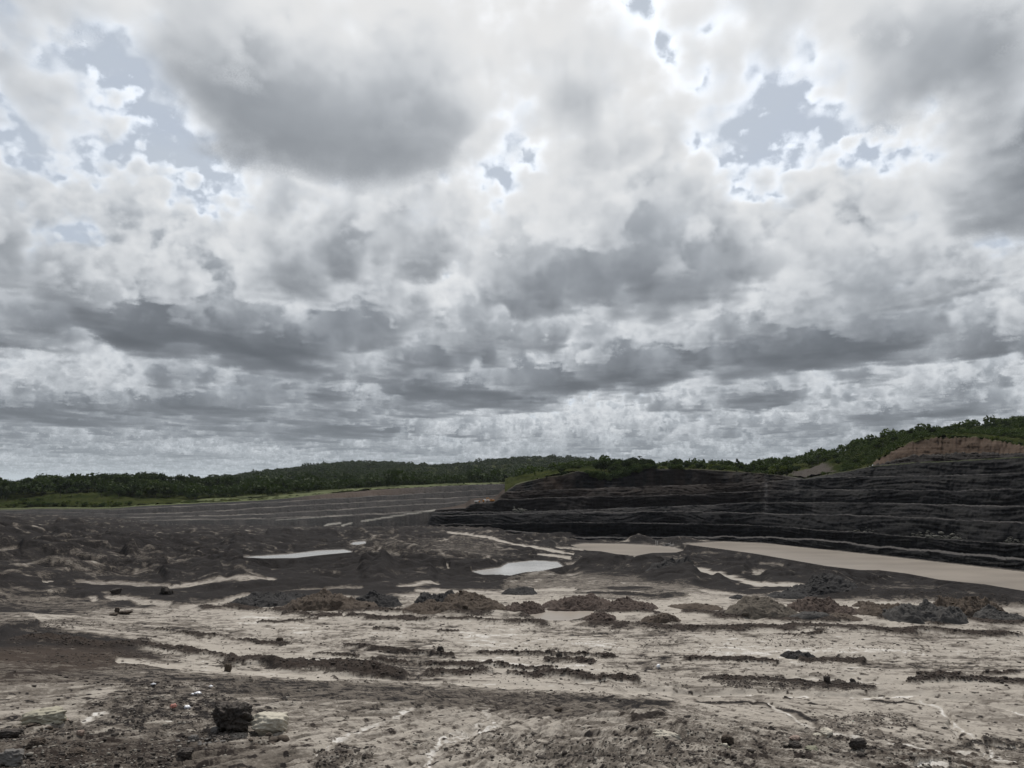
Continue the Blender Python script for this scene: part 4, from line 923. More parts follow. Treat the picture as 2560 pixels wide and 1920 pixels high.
# ============================================================ vegetation
M_bark=mat_plain('bark',(.085,.075,.062),.9)
M_leafA=mat_leaf('leaf_dark',(.011,.019,.009),(.030,.047,.019)); M_leafB=mat_leaf('leaf_green',(.018,.031,.012),(.046,.068,.025)); M_leafC=mat_leaf('leaf_yellowgreen',(.030,.048,.012),(.080,.100,.030))
def leaf_cards(cent,size,rng,out):
    n=len(cent)
    nrm=rng.standard_normal((n,3)); nrm[:,2]+=.5; nrm/=np.linalg.norm(nrm,axis=1)[:,None]
    t=np.cross(nrm,rng.standard_normal((n,3))); t/=np.linalg.norm(t,axis=1)[:,None]; b=np.cross(nrm,t)
    s=(size*rng.uniform(.6,1.3,n))[:,None]
    q=np.stack([cent-t*s-b*s*.55,cent+t*s*.2-b*s*.75,cent+t*s*1.05+b*s*.1,cent-t*s*.1+b*s*.75],1)
    return q.reshape(-1,3)
def tube(path,rad,n=6):
    V=[];F=[]
    for k,(p,r) in enumerate(zip(path,rad)):
        for a in range(n): V.append((p[0]+r*math.cos(2*math.pi*a/n),p[1]+r*math.sin(2*math.pi*a/n),p[2]))
    for k in range(len(path)-1):
        for a in range(n): F.append((k*n+a,k*n+(a+1)%n,(k+1)*n+(a+1)%n,(k+1)*n+a))
    return V,F
TREES={}
def tree_proto(key,h,spread,style,mat,seed,nleaf=1500,leaf=.34):
    rng=np.random.default_rng(seed); lobes=[]; V=[];F=[]
    def add(path,rad):
        v,f=tube(path,rad); o=len(V); V.extend(v); F.extend([tuple(i+o for i in q) for q in f])
    lean=rng.normal(0,.04,2)*h
    th={'round':.45,'tall':.75,'umbrella':.82,'bush':.3}[style]*h
    path=[(0,0,-.6),(lean[0]*.3,lean[1]*.3,th*.5),(lean[0],lean[1],th)]
    add(path,[h*.024+.03,h*.016+.02,h*.008+.015])
    nl={'round':9,'tall':9,'umbrella':8,'bush':7}[style]
    for i in range(nl):
        a=rng.uniform(0,2*math.pi)
        if style=='round': rr=spread*rng.uniform(.2,.7); z=h*rng.uniform(.42,.86); s=spread*rng.uniform(.34,.56); q=(s,s,s*.75)
        elif style=='tall': rr=spread*rng.uniform(.1,.65); z=h*(.40+.56*i/nl); s=spread*rng.uniform(.28,.5)*(1.15-.5*i/nl); q=(s,s,s*.8)
        elif style=='umbrella': rr=spread*rng.uniform(.15,.85); z=h*rng.uniform(.70,.97); s=spread*rng.uniform(.24,.42); q=(s,s,s*.42)
        else: rr=spread*rng.uniform(.1,.75); z=h*rng.uniform(.25,.7); s=spread*rng.uniform(.3,.5); q=(s,s,h*.3)
        c=(lean[0]+rr*math.cos(a),lean[1]+rr*math.sin(a),z); lobes.append((c,q))
        zb=min(th,z*.75)*rng.uniform(.6,1)
        add([(lean[0]*.7,lean[1]*.7,zb),((c[0]+lean[0])/2,(c[1]+lean[1])/2,(zb+z)/2+.05*h),c],[h*.009+.015,h*.006+.01,.012])
    vol=np.array([q[0]*q[1]*q[2] for c,q in lobes])**.67; cnt=np.maximum((nleaf*vol/vol.sum()).astype(int),12)
    Q=[];T=[]
    for (c,q),m in zip(lobes,cnt):
        d=rng.standard_normal((m,3)); d/=np.linalg.norm(d,axis=1)[:,None]; rad=rng.uniform(.25,1.0,m)**.45
        p=np.array(c)+d*np.array(q)*rad[:,None]*(1+.22*rng.standard_normal(m))[:,None]
        Q.append(leaf_cards(p,leaf,rng,None)); t=np.clip(rng.normal(rng.uniform(.25,.75),.25,m),0,1); T.append(np.repeat(t,4))
    Q=np.concatenate(Q); T=np.concatenate(T); F2=np.arange(len(Q)).reshape(-1,4)
    crown=mesh_np('crown',Q,F2,mat,dict(tint=T),smooth=False,link=False).data
    trunk=mesh_np('tree',V,F,M_bark,smooth=True,link=False).data
    TREES[key]=(trunk,crown,h)
for i in range(3): tree_proto('round%d'%i,9,4.4,'round',M_leafA,20+i)
for i in range(2): tree_proto('green%d'%i,8,4.0,'round',M_leafB,30+i)
for i in range(2): tree_proto('tall%d'%i,12,3.3,'tall',M_leafA,40+i,1300)
for i in range(2): tree_proto('umbrella%d'%i,11,4.6,'umbrella',M_leafA,50+i,650,.30)
for i in range(3): tree_proto('bush%d'%i,3.2,2.6,'bush',(M_leafB,M_leafC,M_leafB)[i],60+i,700,.24)
def put_tree(key,p,h,label,group=None,cat='tree',rot=None,name=None):
    tr,cr,h0=TREES[key]; s=h/h0
    o=bpy.data.objects.new(name or ('shrub' if cat=='shrub' else 'tree'),tr); c=bpy.data.objects.new('crown',cr)
    C.objects.link(o); C.objects.link(c); c.parent=o
    o.location=p; o.scale=(s*random.uniform(.9,1.15),s*random.uniform(.9,1.15),s); o.rotation_euler=(0,0,rot if rot is not None else random.uniform(0,6.28))
    tag(o,label,cat,group); return o
def rnd_key(ks): return random.choice(ks)
rg=np.random.default_rng(77)
def hill_pt(u,r,fit):
    d=px_dir(float(u),1204.); x=d[0]/d[1]*r; y=r
    return np.array([x,y,float(rbf(fit,np.array([x]),np.array([y]))[0])])
# --- left forest: front rows as single trees
n=0
while n<95:
    u=rg.uniform(-60,620); r=rg.uniform(485,640)
    k=float(np.interp(math.atan2(px_dir(u,1204.)[0],px_dir(u,1204.)[1]),ba,brr))*math.cos(math.atan2(px_dir(u,1204.)[0],px_dir(u,1204.)[1]))
    if r<k+18+25*abs(math.sin(u*.02)) : continue
    if u>430 and rg.random()<.4: continue
    p=hill_pt(u,r,HILL); front=r<k+55
    h=rg.uniform(7,13)*(0.75 if u>430 else 1.0)*(.7 if front else 1)
    put_tree(rnd_key(['round0','round1','round2','tall0','tall1','green0','green1']),p,h,'dark rainforest tree in the dense wood beyond the left end of the terraces' if u<430 else 'low green tree in the wood behind the grassy edge of the terraces','trees in the left wood' if u<430 else 'trees behind the grassy edge'); n+=1
# second storey of the left wood rises to the skyline of the photo
sky_l=[(0,1203),(25,1197),(42,1207),(62,1196),(75,1188),(100,1184),(150,1189),(200,1186),(240,1181),(290,1186),(330,1178),(370,1181),(410,1180),(440,1187),(480,1185),(500,1193),(540,1192),(600,1190)]
for i in range(62):
    u=rg.uniform(-20,600); r=rg.uniform(610,700); p=hill_pt(u,r,HILL)
    vt=interp(sky_l,u)+rg.uniform(-3,6); zt=float(at_r(u,vt,r)[2]); h=zt-p[2]
    if h<5: continue
    put_tree(rnd_key(['round0','round1','round2','tall0','tall1','umbrella0']),p,h,'tall dark tree on the skyline of the wood at the left edge','skyline trees of the left wood')
for i in range(32):
    u=rg.uniform(-40,330); dd=px_dir(u,1204.); a=math.atan2(dd[0],dd[1]); k=float(np.interp(a,ba,brr))*math.cos(a); r=k+rg.uniform(-18,22)
    p=hill_pt(u,max(r,k+2),HILL); put_tree(rnd_key(['bush0','bush1','bush2']),p,rg.uniform(1.6,3.6),'bright green shrub in the grass strip at the foot of the left wood','shrubs in the left grass strip','shrub')
# --- trees on the crest of the mine wall, centre
def crest(u): 
    k=int(np.argmin(np.abs(WU-u))); return WT[k].copy()
sky_c=[(1405,1172),(1425,1162),(1440,1156),(1475,1155),(1490,1146),(1510,1144),(1545,1143),(1575,1141),(1610,1143),(1650,1145),(1690,1150),(1730,1156),(1770,1160),(1800,1160)]
n=0
for i in range(60):
    u=rg.uniform(1418,1790); b=crest(u); back=rg.uniform(2,46); d=b[:2]/np.linalg.norm(b[:2]); xy=b[:2]+d*back
    z=float(rbf(HILLR,xy[:1],xy[1:])[0]); p=np.array([xy[0],xy[1],z]); r=xy[1]
    vt=interp(sky_c,u)+rg.uniform(-1,12)+(12 if back<12 else 0); h=float(at_r(u,vt,r)[2])-z
    if h<2.5: continue
    put_tree(rnd_key(['round0','round1','round2','green0','tall1']),p,min(h,11),'dark bushy tree in the grove on top of the mine wall at centre','grove on the crest of the mine wall')
TV=to_px(WT[:,0],WT[:,1],WT[:,2])[1]
for i in range(52):
    u=rg.uniform(1395,1720) if i<24 else rg.uniform(1455,1600); k=int(np.argmin(np.abs(WU-u))); p=at_r(u,TV[k]+rg.uniform(0,3),WT[k][1]-rg.uniform(14.5,18.5))
    put_tree(rnd_key(['bush0','bush2']),(p[0],p[1],p[2]-.5),rg.uniform(1.8,4.2),'dark green shrub hanging over the brown lip of the mine wall','shrubs along the lip of the wall','shrub')
# creeper mass hanging low in the middle
for i in range(26):
    u=rg.uniform(1470,1600); k=int(np.argmin(np.abs(WU-u))); v=TV[k]+rg.uniform(1,9)*(1-abs(u-1530)/80); p=at_r(u,v,WT[k][1]-19.0)
    put_tree('bush0',(p[0],p[1],p[2]-1.4),rg.uniform(2.4,4.0),'dark shrub in the green tongue hanging down the face below the grove','shrubs of the green tongue','shrub')
# strip of bush 1790-1980
for i in range(50):
    u=rg.uniform(1690,1972); b=crest(u); d=b[:2]/np.linalg.norm(b[:2]); back=rg.uniform(4,40); xy=b[:2]+d*back
    z=float(rbf(HILLR,xy[:1],xy[1:])[0]); vt=rg.uniform(1156,1170); h=float(at_r(u,vt,xy[1])[2])-z
    if h<1.5: continue
    sh=rg.random()<.5
    put_tree(rnd_key(['bush0','bush1','bush2']) if sh else rnd_key(['round1','green0','green1','tall0']),(xy[0],xy[1],z-.2),min(h,7),'small scrub bush in the low thicket along the wall crest' if sh else 'short bushy tree in the low thicket along the wall crest','thicket shrubs along the wall crest' if sh else 'thicket trees along the wall crest','shrub' if sh else 'tree')
# single landmark trees: (u base, v base, r, v top, key, label)
for u,vb,r,vt,key,lb in [(1844,1172,395,1145,'tall0','lone slender tree standing above the low thicket on the wall crest'),(2030,1158,450,1141,'bush0','small round bush alone on the pale field edge at the notch'),
  (2332,1090,318,1065,'round0','big dark tree alone on the skyline above the orange cut'),(2290,1096,322,1083,'green0','spreading dark tree just left of the big skyline tree'),(2310,1094,322,1082,'bush0','low dark bush beside the trunk of the big skyline tree'),
  (2234,1120,345,1089,'umbrella0','airy flat topped tree on the slope left of the orange cut'),(2208,1126,350,1097,'umbrella1','wide airy tree on the slope beside the taller flat topped tree'),(2192,1128,352,1106,'green1','leafy tree at the left of the two airy slope trees'),
  (2374,1088,330,1068,'round1','round dark tree in the middle of the hill skyline'),(2408,1088,335,1073,'round2','wide dark bush like tree right of the round skyline tree'),(2434,1088,335,1071,'bush0','low spreading tree second from the left end of the smooth hill slope'),
  (2486,1092,320,1070,'round0','dark tree on the slope right of the orange cut'),(2505,1100,322,1073,'tall1','tall dark tree on the slope near the right edge'),(2545,1108,315,1078,'round1','broad dark tree at the right edge of the hill slope'),
  (2285,1092,326,1091,'bush2','tiny bush at the upper left rim of the orange cut'),(2060,1148,440,1139,'bush0','dark bush at the left foot of the right hill'),(2045,1151,440,1136,'umbrella0','thin small tree at the left foot of the right hill'),
  (1600,1147,410,1139,'umbrella1','thin tree poking out of the grove on the wall crest'),(1404,1180,372,1166,'round2','dark bush at the left end of the grove'),(1975,1170,430,1160,'bush0','dark bush at the right end of the low thicket'),(1990,1171,430,1161,'bush2','second dark bush at the right end of the low thicket')]:
    p=at_r(u,vb,r); h=float(at_r(u,vt,r)[2]-p[2]); z=float(rbf(HILLR,np.array([p[0]]),np.array([p[1]]))[0]); 
    if z<p[2]-.4: h+=min(p[2]-z,2.0); p[2]-=min(p[2]-z,2.0)
    put_tree(key,p,max(h,1.2),lb,cat='shrub' if ('bush ' in lb and 'like' not in lb) else 'tree')
# tree cover of the right hill
nt=0
for i in range(900):
    u=rg.uniform(2030,2640); r=rg.uniform(322,480); p=hill_pt(u,r,HILLR); uu,vv=to_px(p[0],p[1],p[2])
    k=crest(u); 
    if r<k[1]+ (66 if u>2180 else 14): continue
    if u<2120 and vv>1165: continue
    lower=interp([(2030,1150),(2110,1132),(2180,1108),(2250,1090),(2330,1078),(2450,1072),(2640,1040)],u)
    if vv<lower-9: continue
    sh=rg.random()<.62
    h=rg.uniform(1.0,2.3) if sh else rg.uniform(2.4,4.4)
    put_tree(rnd_key(['bush0','bush1','bush2']) if sh else rnd_key(['round0','round1','green0','green1','round2']),p-np.array([0,0,.2]),h,'scrubby green bush among the cover of the right hill' if sh else 'small dark tree among the scrub of the right hill','shrubs covering the right hill' if sh else 'trees among the right hill scrub','shrub' if sh else 'tree')
    nt+=1
    if nt>=185: break
# lip of grass and scrub along the slope 2000-2200 and the top of the cut
for i in range(42):
    u=rg.uniform(2010,2560); 
    kk=int(np.argmin(np.abs(WU-u))); b=WB[kk]*.0+WT[kk]; d=b[:2]/np.linalg.norm(b[:2]); xy=b[:2]+d*rg.uniform(0,7)
    put_tree(rnd_key(['bush1','bush2','bush0']),(xy[0],xy[1],b[2]-.3),rg.uniform(.9,2.2),'low green bush on the grassy rim above the right part of the wall','bushes on the rim of the right wall','shrub')
# --- far forest: one mass
def far_wood(name,label,cnt,ur,rr,fit,size,seed,mat,guard=None):
    rng=np.random.default_rng(seed)
    u=rng.uniform(*ur,cnt); r=np.exp(rng.uniform(math.log(rr[0]),math.log(rr[1]),cnt))
    d=px_dir(u,1204.+0*u); x=d[:,0]/d[:,1]*r; y=r
    if guard is not None:
        k=guard(u,x,y); u,r,x,y=u[k],r[k],x[k],y[k]
    z=rbf(fit,x,y); n=len(x); s=size*rng.uniform(.6,1.35,n)*(1+.5*(rng.random(n)<.04))*np.clip(.8+r/4000,.8,1.25)
    m=80; dd=rng.standard_normal((n,m,3)); dd[...,2]=np.abs(dd[...,2])*.9-.15; dd/=np.linalg.norm(dd,axis=-1)[...,None]
    P=np.stack([x,y,z+s*.75],-1)[:,None]+dd*s[:,None,None]*np.array([1,1,.8])*rng.uniform(.55,1.05,(n,m,1))
    t0=np.clip(rng.normal(.36,.20,n)+.20*nz('fbm',x,y,900),0,1)[:,None]+rng.normal(0,.10,(n,m)); 
    P=P.reshape(-1,3); ls=np.repeat(s*.21,m)
    Q=leaf_cards(P,ls,rng,None); T=np.repeat(np.clip(t0.ravel(),0,1),4)
    o=mesh_np(name,Q,np.arange(len(Q)).reshape(-1,4),mat,dict(tint=T),smooth=False,kind='stuff'); tag(o,label,'forest'); return o
def gA(u,x,y):
    a=np.arctan2(x,y); return np.hypot(x,y)>np.interp(a,ba,brr)+30+35*np.abs(np.sin(a*37))
far_wood('forest','dense dark green forest covering the low hills beyond the terraces',7000,(-80,1500),(520,2700),HILL,5.2,5,M_leafA,gA)
def gR(u,x,y): return (np.hypot(x,y)>440)
far_wood('scrub','distant green growth behind the crest of the mine wall',1500,(1300,2700),(455,1900),HILLR,3.6,6,M_leafB,gR)
def gN(u,x,y):
    a=np.arctan2(x,y); r=np.hypot(x,y); k=np.interp(a,wa,wr); z=rbf(HILLR,x,y); uu,vv=to_px(x,y,z)
    low=np.interp(u,[2030,2110,2180,2250,2330,2450,2640],[1150,1132,1108,1090,1078,1072,1040])
    return (r>k+np.where(u>2180,3,4))&~((u>1955)&(u<2110)&(vv>1160))&~((u>1985)&(u<2080)&(vv>1168))
far_wood('undergrowth','low green scrub matting the slope of the right hill',5200,(1780,2680),(300,480),HILLR,1.0,8,M_leafB,gN)
print('veg',time.time()-T00)

# ============================================================ lumps and stones
M_black=mat_clod('black_spoil',(.012,.0115,.012),(.036,.033,.032)); M_brownheap=mat_clod('brown_spoil',(.040,.029,.022),(.090,.068,.050)); M_redheap=mat_clod('red_brown_spoil',(.038,.027,.022),(.086,.062,.050)); M_greyheap=mat_clod('grey_spoil',(.032,.030,.029),(.070,.065,.060)); M_oliveheap=mat_clod('olive_spoil',(.056,.046,.036),(.112,.094,.074))
ICO={}
def ico(sub):
    if sub not in ICO:
        import bmesh
        bm=bmesh.new(); bmesh.ops.create_icosphere(bm,subdivisions=sub,radius=1.0)
        bm.verts.ensure_lookup_table()
        ICO[sub]=(np.array([v.co[:] for v in bm.verts]),np.array([[q.index for q in f.verts] for f in bm.faces])); bm.free()
    return ICO[sub]
class Chunks:
    "many small broken lumps gathered in one mesh"
    def __init__(s): s.V=[];s.F=[];s.n=0
    def add(s,pos,size,rng,sub=1,flat=.75):
        v0,f0=ico(sub); n=len(pos); k=len(v0)
        sc=np.asarray(size)[:,None,None]*np.stack([rng.uniform(.7,1.3,n),rng.uniform(.7,1.3,n),rng.uniform(.5,1.0,n)*flat],-1)[:,None,:]
        v=v0[None]*(1+rng.normal(0,.16,(n,k,1)))
        q=rng.integers(0,2,(n,1,1)); v=np.sign(v)*np.abs(v)**(1-.25*q)
        v=v*sc; a=rng.uniform(0,2*math.pi,n); c,sn=np.cos(a)[:,None],np.sin(a)[:,None]
        V=np.stack([v[...,0]*c-v[...,1]*sn,v[...,0]*sn+v[...,1]*c,v[...,2]],-1)+pos[:,None]
        s.V.append(V.reshape(-1,3)); s.F.append((f0[None]+(np.arange(n)*k)[:,None,None]+s.n).reshape(-1,3)); s.n+=n*k
    def build(s,name,mat,smooth=False,kind=None,link=True):
        return mesh_np(name,np.concatenate(s.V),np.concatenate(s.F),mat,smooth=smooth,kind=kind,link=link)
def heap(u,vb,hw,hh,mat,label,seed,lump=1.0,elong=.8,group=None):
    hw*=1.22
    rng=np.random.default_rng(seed)
    b=on_ground(u,vb)[0]; r=b[1]; W=hw*r/F_N; H=hh*r/F_N*.80; Dp=W*elong
    n,m=64,96
    tt=np.linspace(0,1,n)[:,None]; ph=np.linspace(0,2*math.pi,m,endpoint=False)[None]
    npk=rng.integers(2,5); px_=rng.uniform(-.55,.55,npk); py_=rng.uniform(-.3,.3,npk); hp=rng.uniform(.62,.95,npk); hp[0]=1; px_[0]*=.5
    rim=1+.10*np.sin(2*ph+rng.uniform(0,6))+.07*np.sin(3*ph+rng.uniform(0,6))+.04*np.sin(7*ph+rng.uniform(0,6))
    X=tt*np.cos(ph)*rim; Y=tt*np.sin(ph)*rim
    Z=np.zeros_like(X)
    for a,c,q in zip(px_,py_,hp): Z=np.maximum(Z,q*np.clip(1-np.hypot(X-a,Y-c)/(1.02-.3*abs(a)),0,1)**.8)
    Z=Z*(1-tt**6)+.0
    wx=X*W; wy=Y*Dp; off=seed*3.7
    nb=nz('c',wx+off,wy+off*.7,4.5); nf=nz('rough',wx+off,wy-off,2.2); ns=nz('b',wx+off,wy,9)
    Zm=Z*H+(.075*ns+.036*nb+.022*nf)*lump*np.clip(H,.5,1.6)*sst(1.0,.8,tt)-.25*tt**8
    cx,cy=b[0],b[1]+Dp*.85
    zg=ground(cx+wx,cy+wy)['z']; 
    V=np.stack([cx+wx,cy+wy,zg*(1)+Zm-.03],-1)
    # base origin
    o0=np.array([cx,cy,float(zg.mean())])
    V=V-o0
    j,i=np.meshgrid(np.arange(n-1),np.arange(m),indexing='ij'); a=(j*m+i).ravel(); c2=(j*m+(i+1)%m).ravel()
    F=np.stack([a,a+m,c2+m,c2],-1)
    o=mesh_np('dirt_heap',V.reshape(-1,3),F,mat,smooth=True); o.location=o0; tag(o,label,'dirt heap',group)
    # loose clods lying on the heap belong to it
    ck=Chunks(); k=int(150*lump)
    a=rng.uniform(0,2*math.pi,k); t=rng.uniform(.05,1.12,k)**.7; ii=np.clip((t*(n-1)).astype(int),0,n-1); jj=(a/(2*math.pi)*m).astype(int)%m
    P=V[ii,jj].copy(); ck.add(P,np.exp(rng.normal(math.log(.042),.55,k))*min(1.3,max(.7,H)),rng)
    c=ck.build('clods',mat); c.parent=o; c['kind']='stuff'
    return o
for k,(u,v,hw,hh,mt,lb,lump) in enumerate([
 (640,1519,78,31,M_black,'black dirt heap at the left end of the row of heaps',1.0),(724,1507,52,22,M_black,'low black heap right behind the leftmost brown heap',1.0),(782,1531,82,50,M_brownheap,'tall brown heap second from the left end of the row',.8),
 (935,1517,56,34,M_black,'black pointed heap standing right of the tall brown heap',1.0),(874,1528,58,24,M_brownheap,'low brown heap in front of the black pointed heap',.8),(1098,1518,60,38,M_black,'black heap against the back of the large dark brown heap',1.0),
 (1188,1531,84,50,M_brownheap,'large dark brown heap left of the tan puddle',.9),(1072,1535,72,22,M_brownheap,'flat brown rubble heap before the large dark brown heap',1.5),(1317,1531,52,28,M_redheap,'red brown cloddy heap just left of the tan puddle',1.4),
 (1453,1524,84,27,M_redheap,'long red brown cloddy heap behind the tan puddle',1.7),(1572,1530,72,26,M_redheap,'dark cloddy heap right of the tan puddle',1.8),(1507,1551,38,20,M_redheap,'small brown heap at the right shore of the tan puddle',1.4),
 (1651,1560,48,26,M_brownheap,'brown rounded heap on the blade row right of the puddle',1.1),(1941,1548,84,56,M_oliveheap,'largest olive brown heap with furrowed sides right of centre',.7),(2089,1539,78,38,M_redheap,'rusty red brown heap right of the largest olive heap',1.5),
 (2034,1553,46,20,M_greyheap,'small grey gravel heap in front of the rusty heap',.8),(2126,1555,40,12,M_brownheap,'very low tan heap beside the small grey heap',.8),(2244,1543,68,32,M_brownheap,'wide brown heap left of the tallest right hand heap',1.2),
 (2466,1546,80,48,M_brownheap,'tallest heap of the right hand group near the frame edge',1.4),(2361,1563,88,44,M_greyheap,'dark grey heap in front of the tallest right hand heap',1.3),(2540,1559,62,32,M_greyheap,'grey heap cut off by the right frame edge',1.3),
 (1859,1500,28,12,M_black,'tiny black cone alone on the pale mud behind the olive heap',.7),(2174,1519,28,15,M_brownheap,'tiny brown cone behind the gap in the right hand heaps',.8),(1768,1527,64,15,M_brownheap,'low brown ridge left of the largest olive heap',1.0),
 (2075,1492,85,42,M_black,'broad black mound behind the rusty red heap',.9),(1985,1497,45,16,M_black,'low black mound behind the largest olive heap',.8),(1300,1487,42,19,M_black,'small black mound alone on pale mud at centre',.9),(1690,1441,70,30,M_black,'black rough mound beside the white track in the pit',1.3),(2011,1652,40,22,M_black,'low dark clod mound on the pale flat right of centre',1.3)]):
    heap(u,v,hw,hh,mt,lb,100+k,lump)
print('heaps',time.time()-T00)
def stone(name,u0,u1,v0,v1,mat,label,seed,boxy=.5,crack=.0,top=0.0,cat='rock',group=None,layered=0.,tilt=0.,depth=.8,sink=.12):
    rng=np.random.default_rng(seed)
    b=on_ground((u0+u1)/2,v1-.15*(v1-v0))[0]; r=b[1]; W=(u1-u0)/2*r/F_N; H=(v1-v0)*r/F_N/2*1.02; D=W*depth
    v,f=ico(5); v=v.copy()
    p=boxy*.8; ax=np.abs(v)+1e-6; nrm=(ax[:,0]**(2+6*p)+ax[:,1]**(2+6*p)+ax[:,2]**(2+6*p))**(1/(2+6*p)); v=v/nrm[:,None]
    # facets: cut by random planes
    for q in range(9):
        d=rng.standard_normal(3); d/=np.linalg.norm(d); h=rng.uniform(.70,.98); s=v@d; v-=np.maximum(s-h,0)[:,None]*d*.9
    n=nz('b',v[:,0]*1.3+seed,v[:,1]*1.3+v[:,2]*1.7,4.5); n2=nz('c',v[:,0]+seed*2+v[:,2],v[:,1]-v[:,2]*.8,2.2); n3=nz('rough',v[:,0]-v[:,2]*.6+seed,v[:,1]+v[:,2],1.1)
    v*=(1+.05*n+(.012+.03*crack)*n2+(.003+.028*crack)*n3)[:,None]
    if crack:
        cr=np.abs(nz('b',v[:,0]*1.0+seed,v[:,2]*.45+v[:,1],2.6)); v*=(1-crack*.16*np.exp(-(cr/.13)**2))[:,None]
        cr=np.abs(nz('b',v[:,0]*.4+seed*3,v[:,2]*1.6+v[:,1]*.5,3.4)); v*=(1-crack*.12*np.exp(-(cr/.12)**2))[:,None]
    if crack:
        aa=np.arctan2(v[:,1],v[:,0])*5+1.3*nz('b',v[:,0]+seed,v[:,2]*.6,3.0); hz=v[:,2]*7+1.6*nz('b',v[:,0]*.7,v[:,1]+seed,3.0)
        v*=(1-crack*.20*np.exp(-(np.sin(aa)/.22)**2)*(np.abs(v[:,2])<.85)-crack*.07*np.exp(-(np.sin(hz)/.2)**2))[:,None]
    if layered: v[:,:2]*=(1+layered*.05*np.sign(np.sin(v[:,2]*16+2*n)))[:,None]
    v=v*np.array([W,D,H]); c,s=math.cos(tilt),math.sin(tilt); v=np.stack([v[:,0]*c-v[:,2]*s,v[:,1],v[:,0]*s+v[:,2]*c],-1)
    zc=float(b[2])
    v[:,2]=np.where(v[:,2]<-.55*H,-.55*H+(v[:,2]+.55*H)*2.6,v[:,2]); v[:,2]+=(.92-2*sink)*H
    o=mesh_np(name,v,f,mat,smooth=True); o.location=(b[0],b[1]+D*.35,zc); tag(o,label,cat,group); return o
M_coalrock=mat_clod('black_shale',(.022,.0195,.018),(.090,.076,.065),2.5); M_sand=mat_plain('sandstone',(.40,.365,.295),.85,0,.10,2.5); M_slab=mat_plain('mossy_sandstone',(.29,.265,.20),.88,0,.28,2.2); M_greyrock=mat_plain('grey_mudstone',(.115,.105,.095),.85,0,.35,4.0); M_brownrock=mat_clod('brown_mudstone',(.045,.034,.027),(.105,.082,.062),5.0); M_pink=mat_plain('pinkish_stone',(.20,.145,.115),.8,0,.3,5.0); M_palest=mat_plain('pale_siltstone',(.42,.38,.31),.85,0,.2,4.0); M_green=mat_plain('greenish_siltstone',(.16,.155,.105),.85,0,.3,4.0)
st=stone('boulder',527,619,1778,1846,M_coalrock,'big black cracked boulder left of the pale rounded boulder',1,.60,1.0,depth=.85,sink=.03)
stone('boulder',624,708,1799,1845,M_sand,'pale rounded sandstone boulder right of the black cracked boulder',7,.50,.0,depth=.75,sink=.03)
stone('boulder',60,152,1781,1823,M_slab,'flat pale slab boulder with dirt on top at far left',3,.55,.15,tilt=.16,depth=.7,sink=.0)
for k,(a,b2,c,d,m,lb,bx) in enumerate([(-6,43,1830,1853,M_coalrock,'low dark rock cut by the left frame edge',.4),(66,104,1848,1880,M_brownrock,'dark grey rock lump below the pale slab boulder',.3),(165,209,1868,1893,M_brownrock,'flat topped brown block near the bottom left',.8),(-10,54,1886,1925,M_greyrock,'grey boulder in the bottom left corner',.3),(443,479,1884,1905,M_coalrock,'dark rock low at the bottom, left of centre',.3),
 (472,495,1842,1860,M_greyrock,'grey stone at the left foot of the black boulder',.2),(527,548,1826,1840,M_greyrock,'small grey stone leaning on the front of the black boulder',.2),(148,172,1795,1808,M_pink,'pinkish stone just right of the flat pale slab',.3),(189,207,1834,1845,M_pink,'small reddish stone lower right of the pale slab',.3),(464,484,1872,1888,M_coalrock,'small black lump below the black boulder',.3),
 (1806,1833,1841,1862,M_brownrock,'rounded brown stone on the rubble berm at lower right',.2),(1792,1825,1859,1871,M_green,'greenish flat slab below the rounded brown stone',.6),(2057,2086,1833,1851,M_palest,'pale grey stone beside the white stream on the right berm',.4),(2033,2055,1831,1843,M_sand,'tan stone just left of the pale stone by the stream',.3),(2018,2047,1870,1881,M_green,'flat greenish stone on the right berm below the tan stone',.6),
 (1975,2001,1848,1858,M_pink,'orange tinted stone on the berm left of the tan stone',.4),(1975,2003,1859,1875,M_coalrock,'black stone under the orange tinted stone',.3),(2130,2165,1855,1880,M_coalrock,'black knobbly rock at the right end of the stony berm',.4),(1805,1822,1866,1874,M_sand,'small tan pebble beside the greenish slab',.3),(1384,1405,1767,1780,M_brownrock,'brown block standing in the small dark gully at centre',.7),
 (400,419,1469,1487,M_coalrock,'dark round block on the wet mud in the left middle distance',.4),(276,300,1472,1486,M_coalrock,'low dark block on the mud at the far left middle distance',.5),(418,431,1474,1486,M_coalrock,'flat dark block touching the round block on the mud',.5),(286,296,1520,1535,M_brownrock,'upright brown stump of rock on the pale flat at left',.6),(274,293,1532,1539,M_brownrock,'low brown rock at the foot of the upright stump',.5),(298,325,1527,1536,M_brownrock,'long low brown rock right of the upright stump',.5),
 (690,706,1592,1606,M_brownrock,'dark peaked clod on the pale flat left of centre',.3),(1093,1110,1617,1634,M_coalrock,'largest dark clod on the middle blade row',.3),(1390,1405,1637,1651,M_coalrock,'dark square clod right of the middle blade row',.6),(2062,2078,1697,1711,M_coalrock,'dark clod in the speckled mud at right',.4),(2127,2140,1698,1709,M_coalrock,'smaller dark clod right of the one in the speckled mud',.4),(560,578,1655,1675,M_brownrock,'brown chunk fallen at the foot of the cut bank beside the pale track',.5)]):
    stone('rock',a,b2,c,d,m,lb,20+k,bx,.35 if m in (M_coalrock,M_brownrock) else .1)
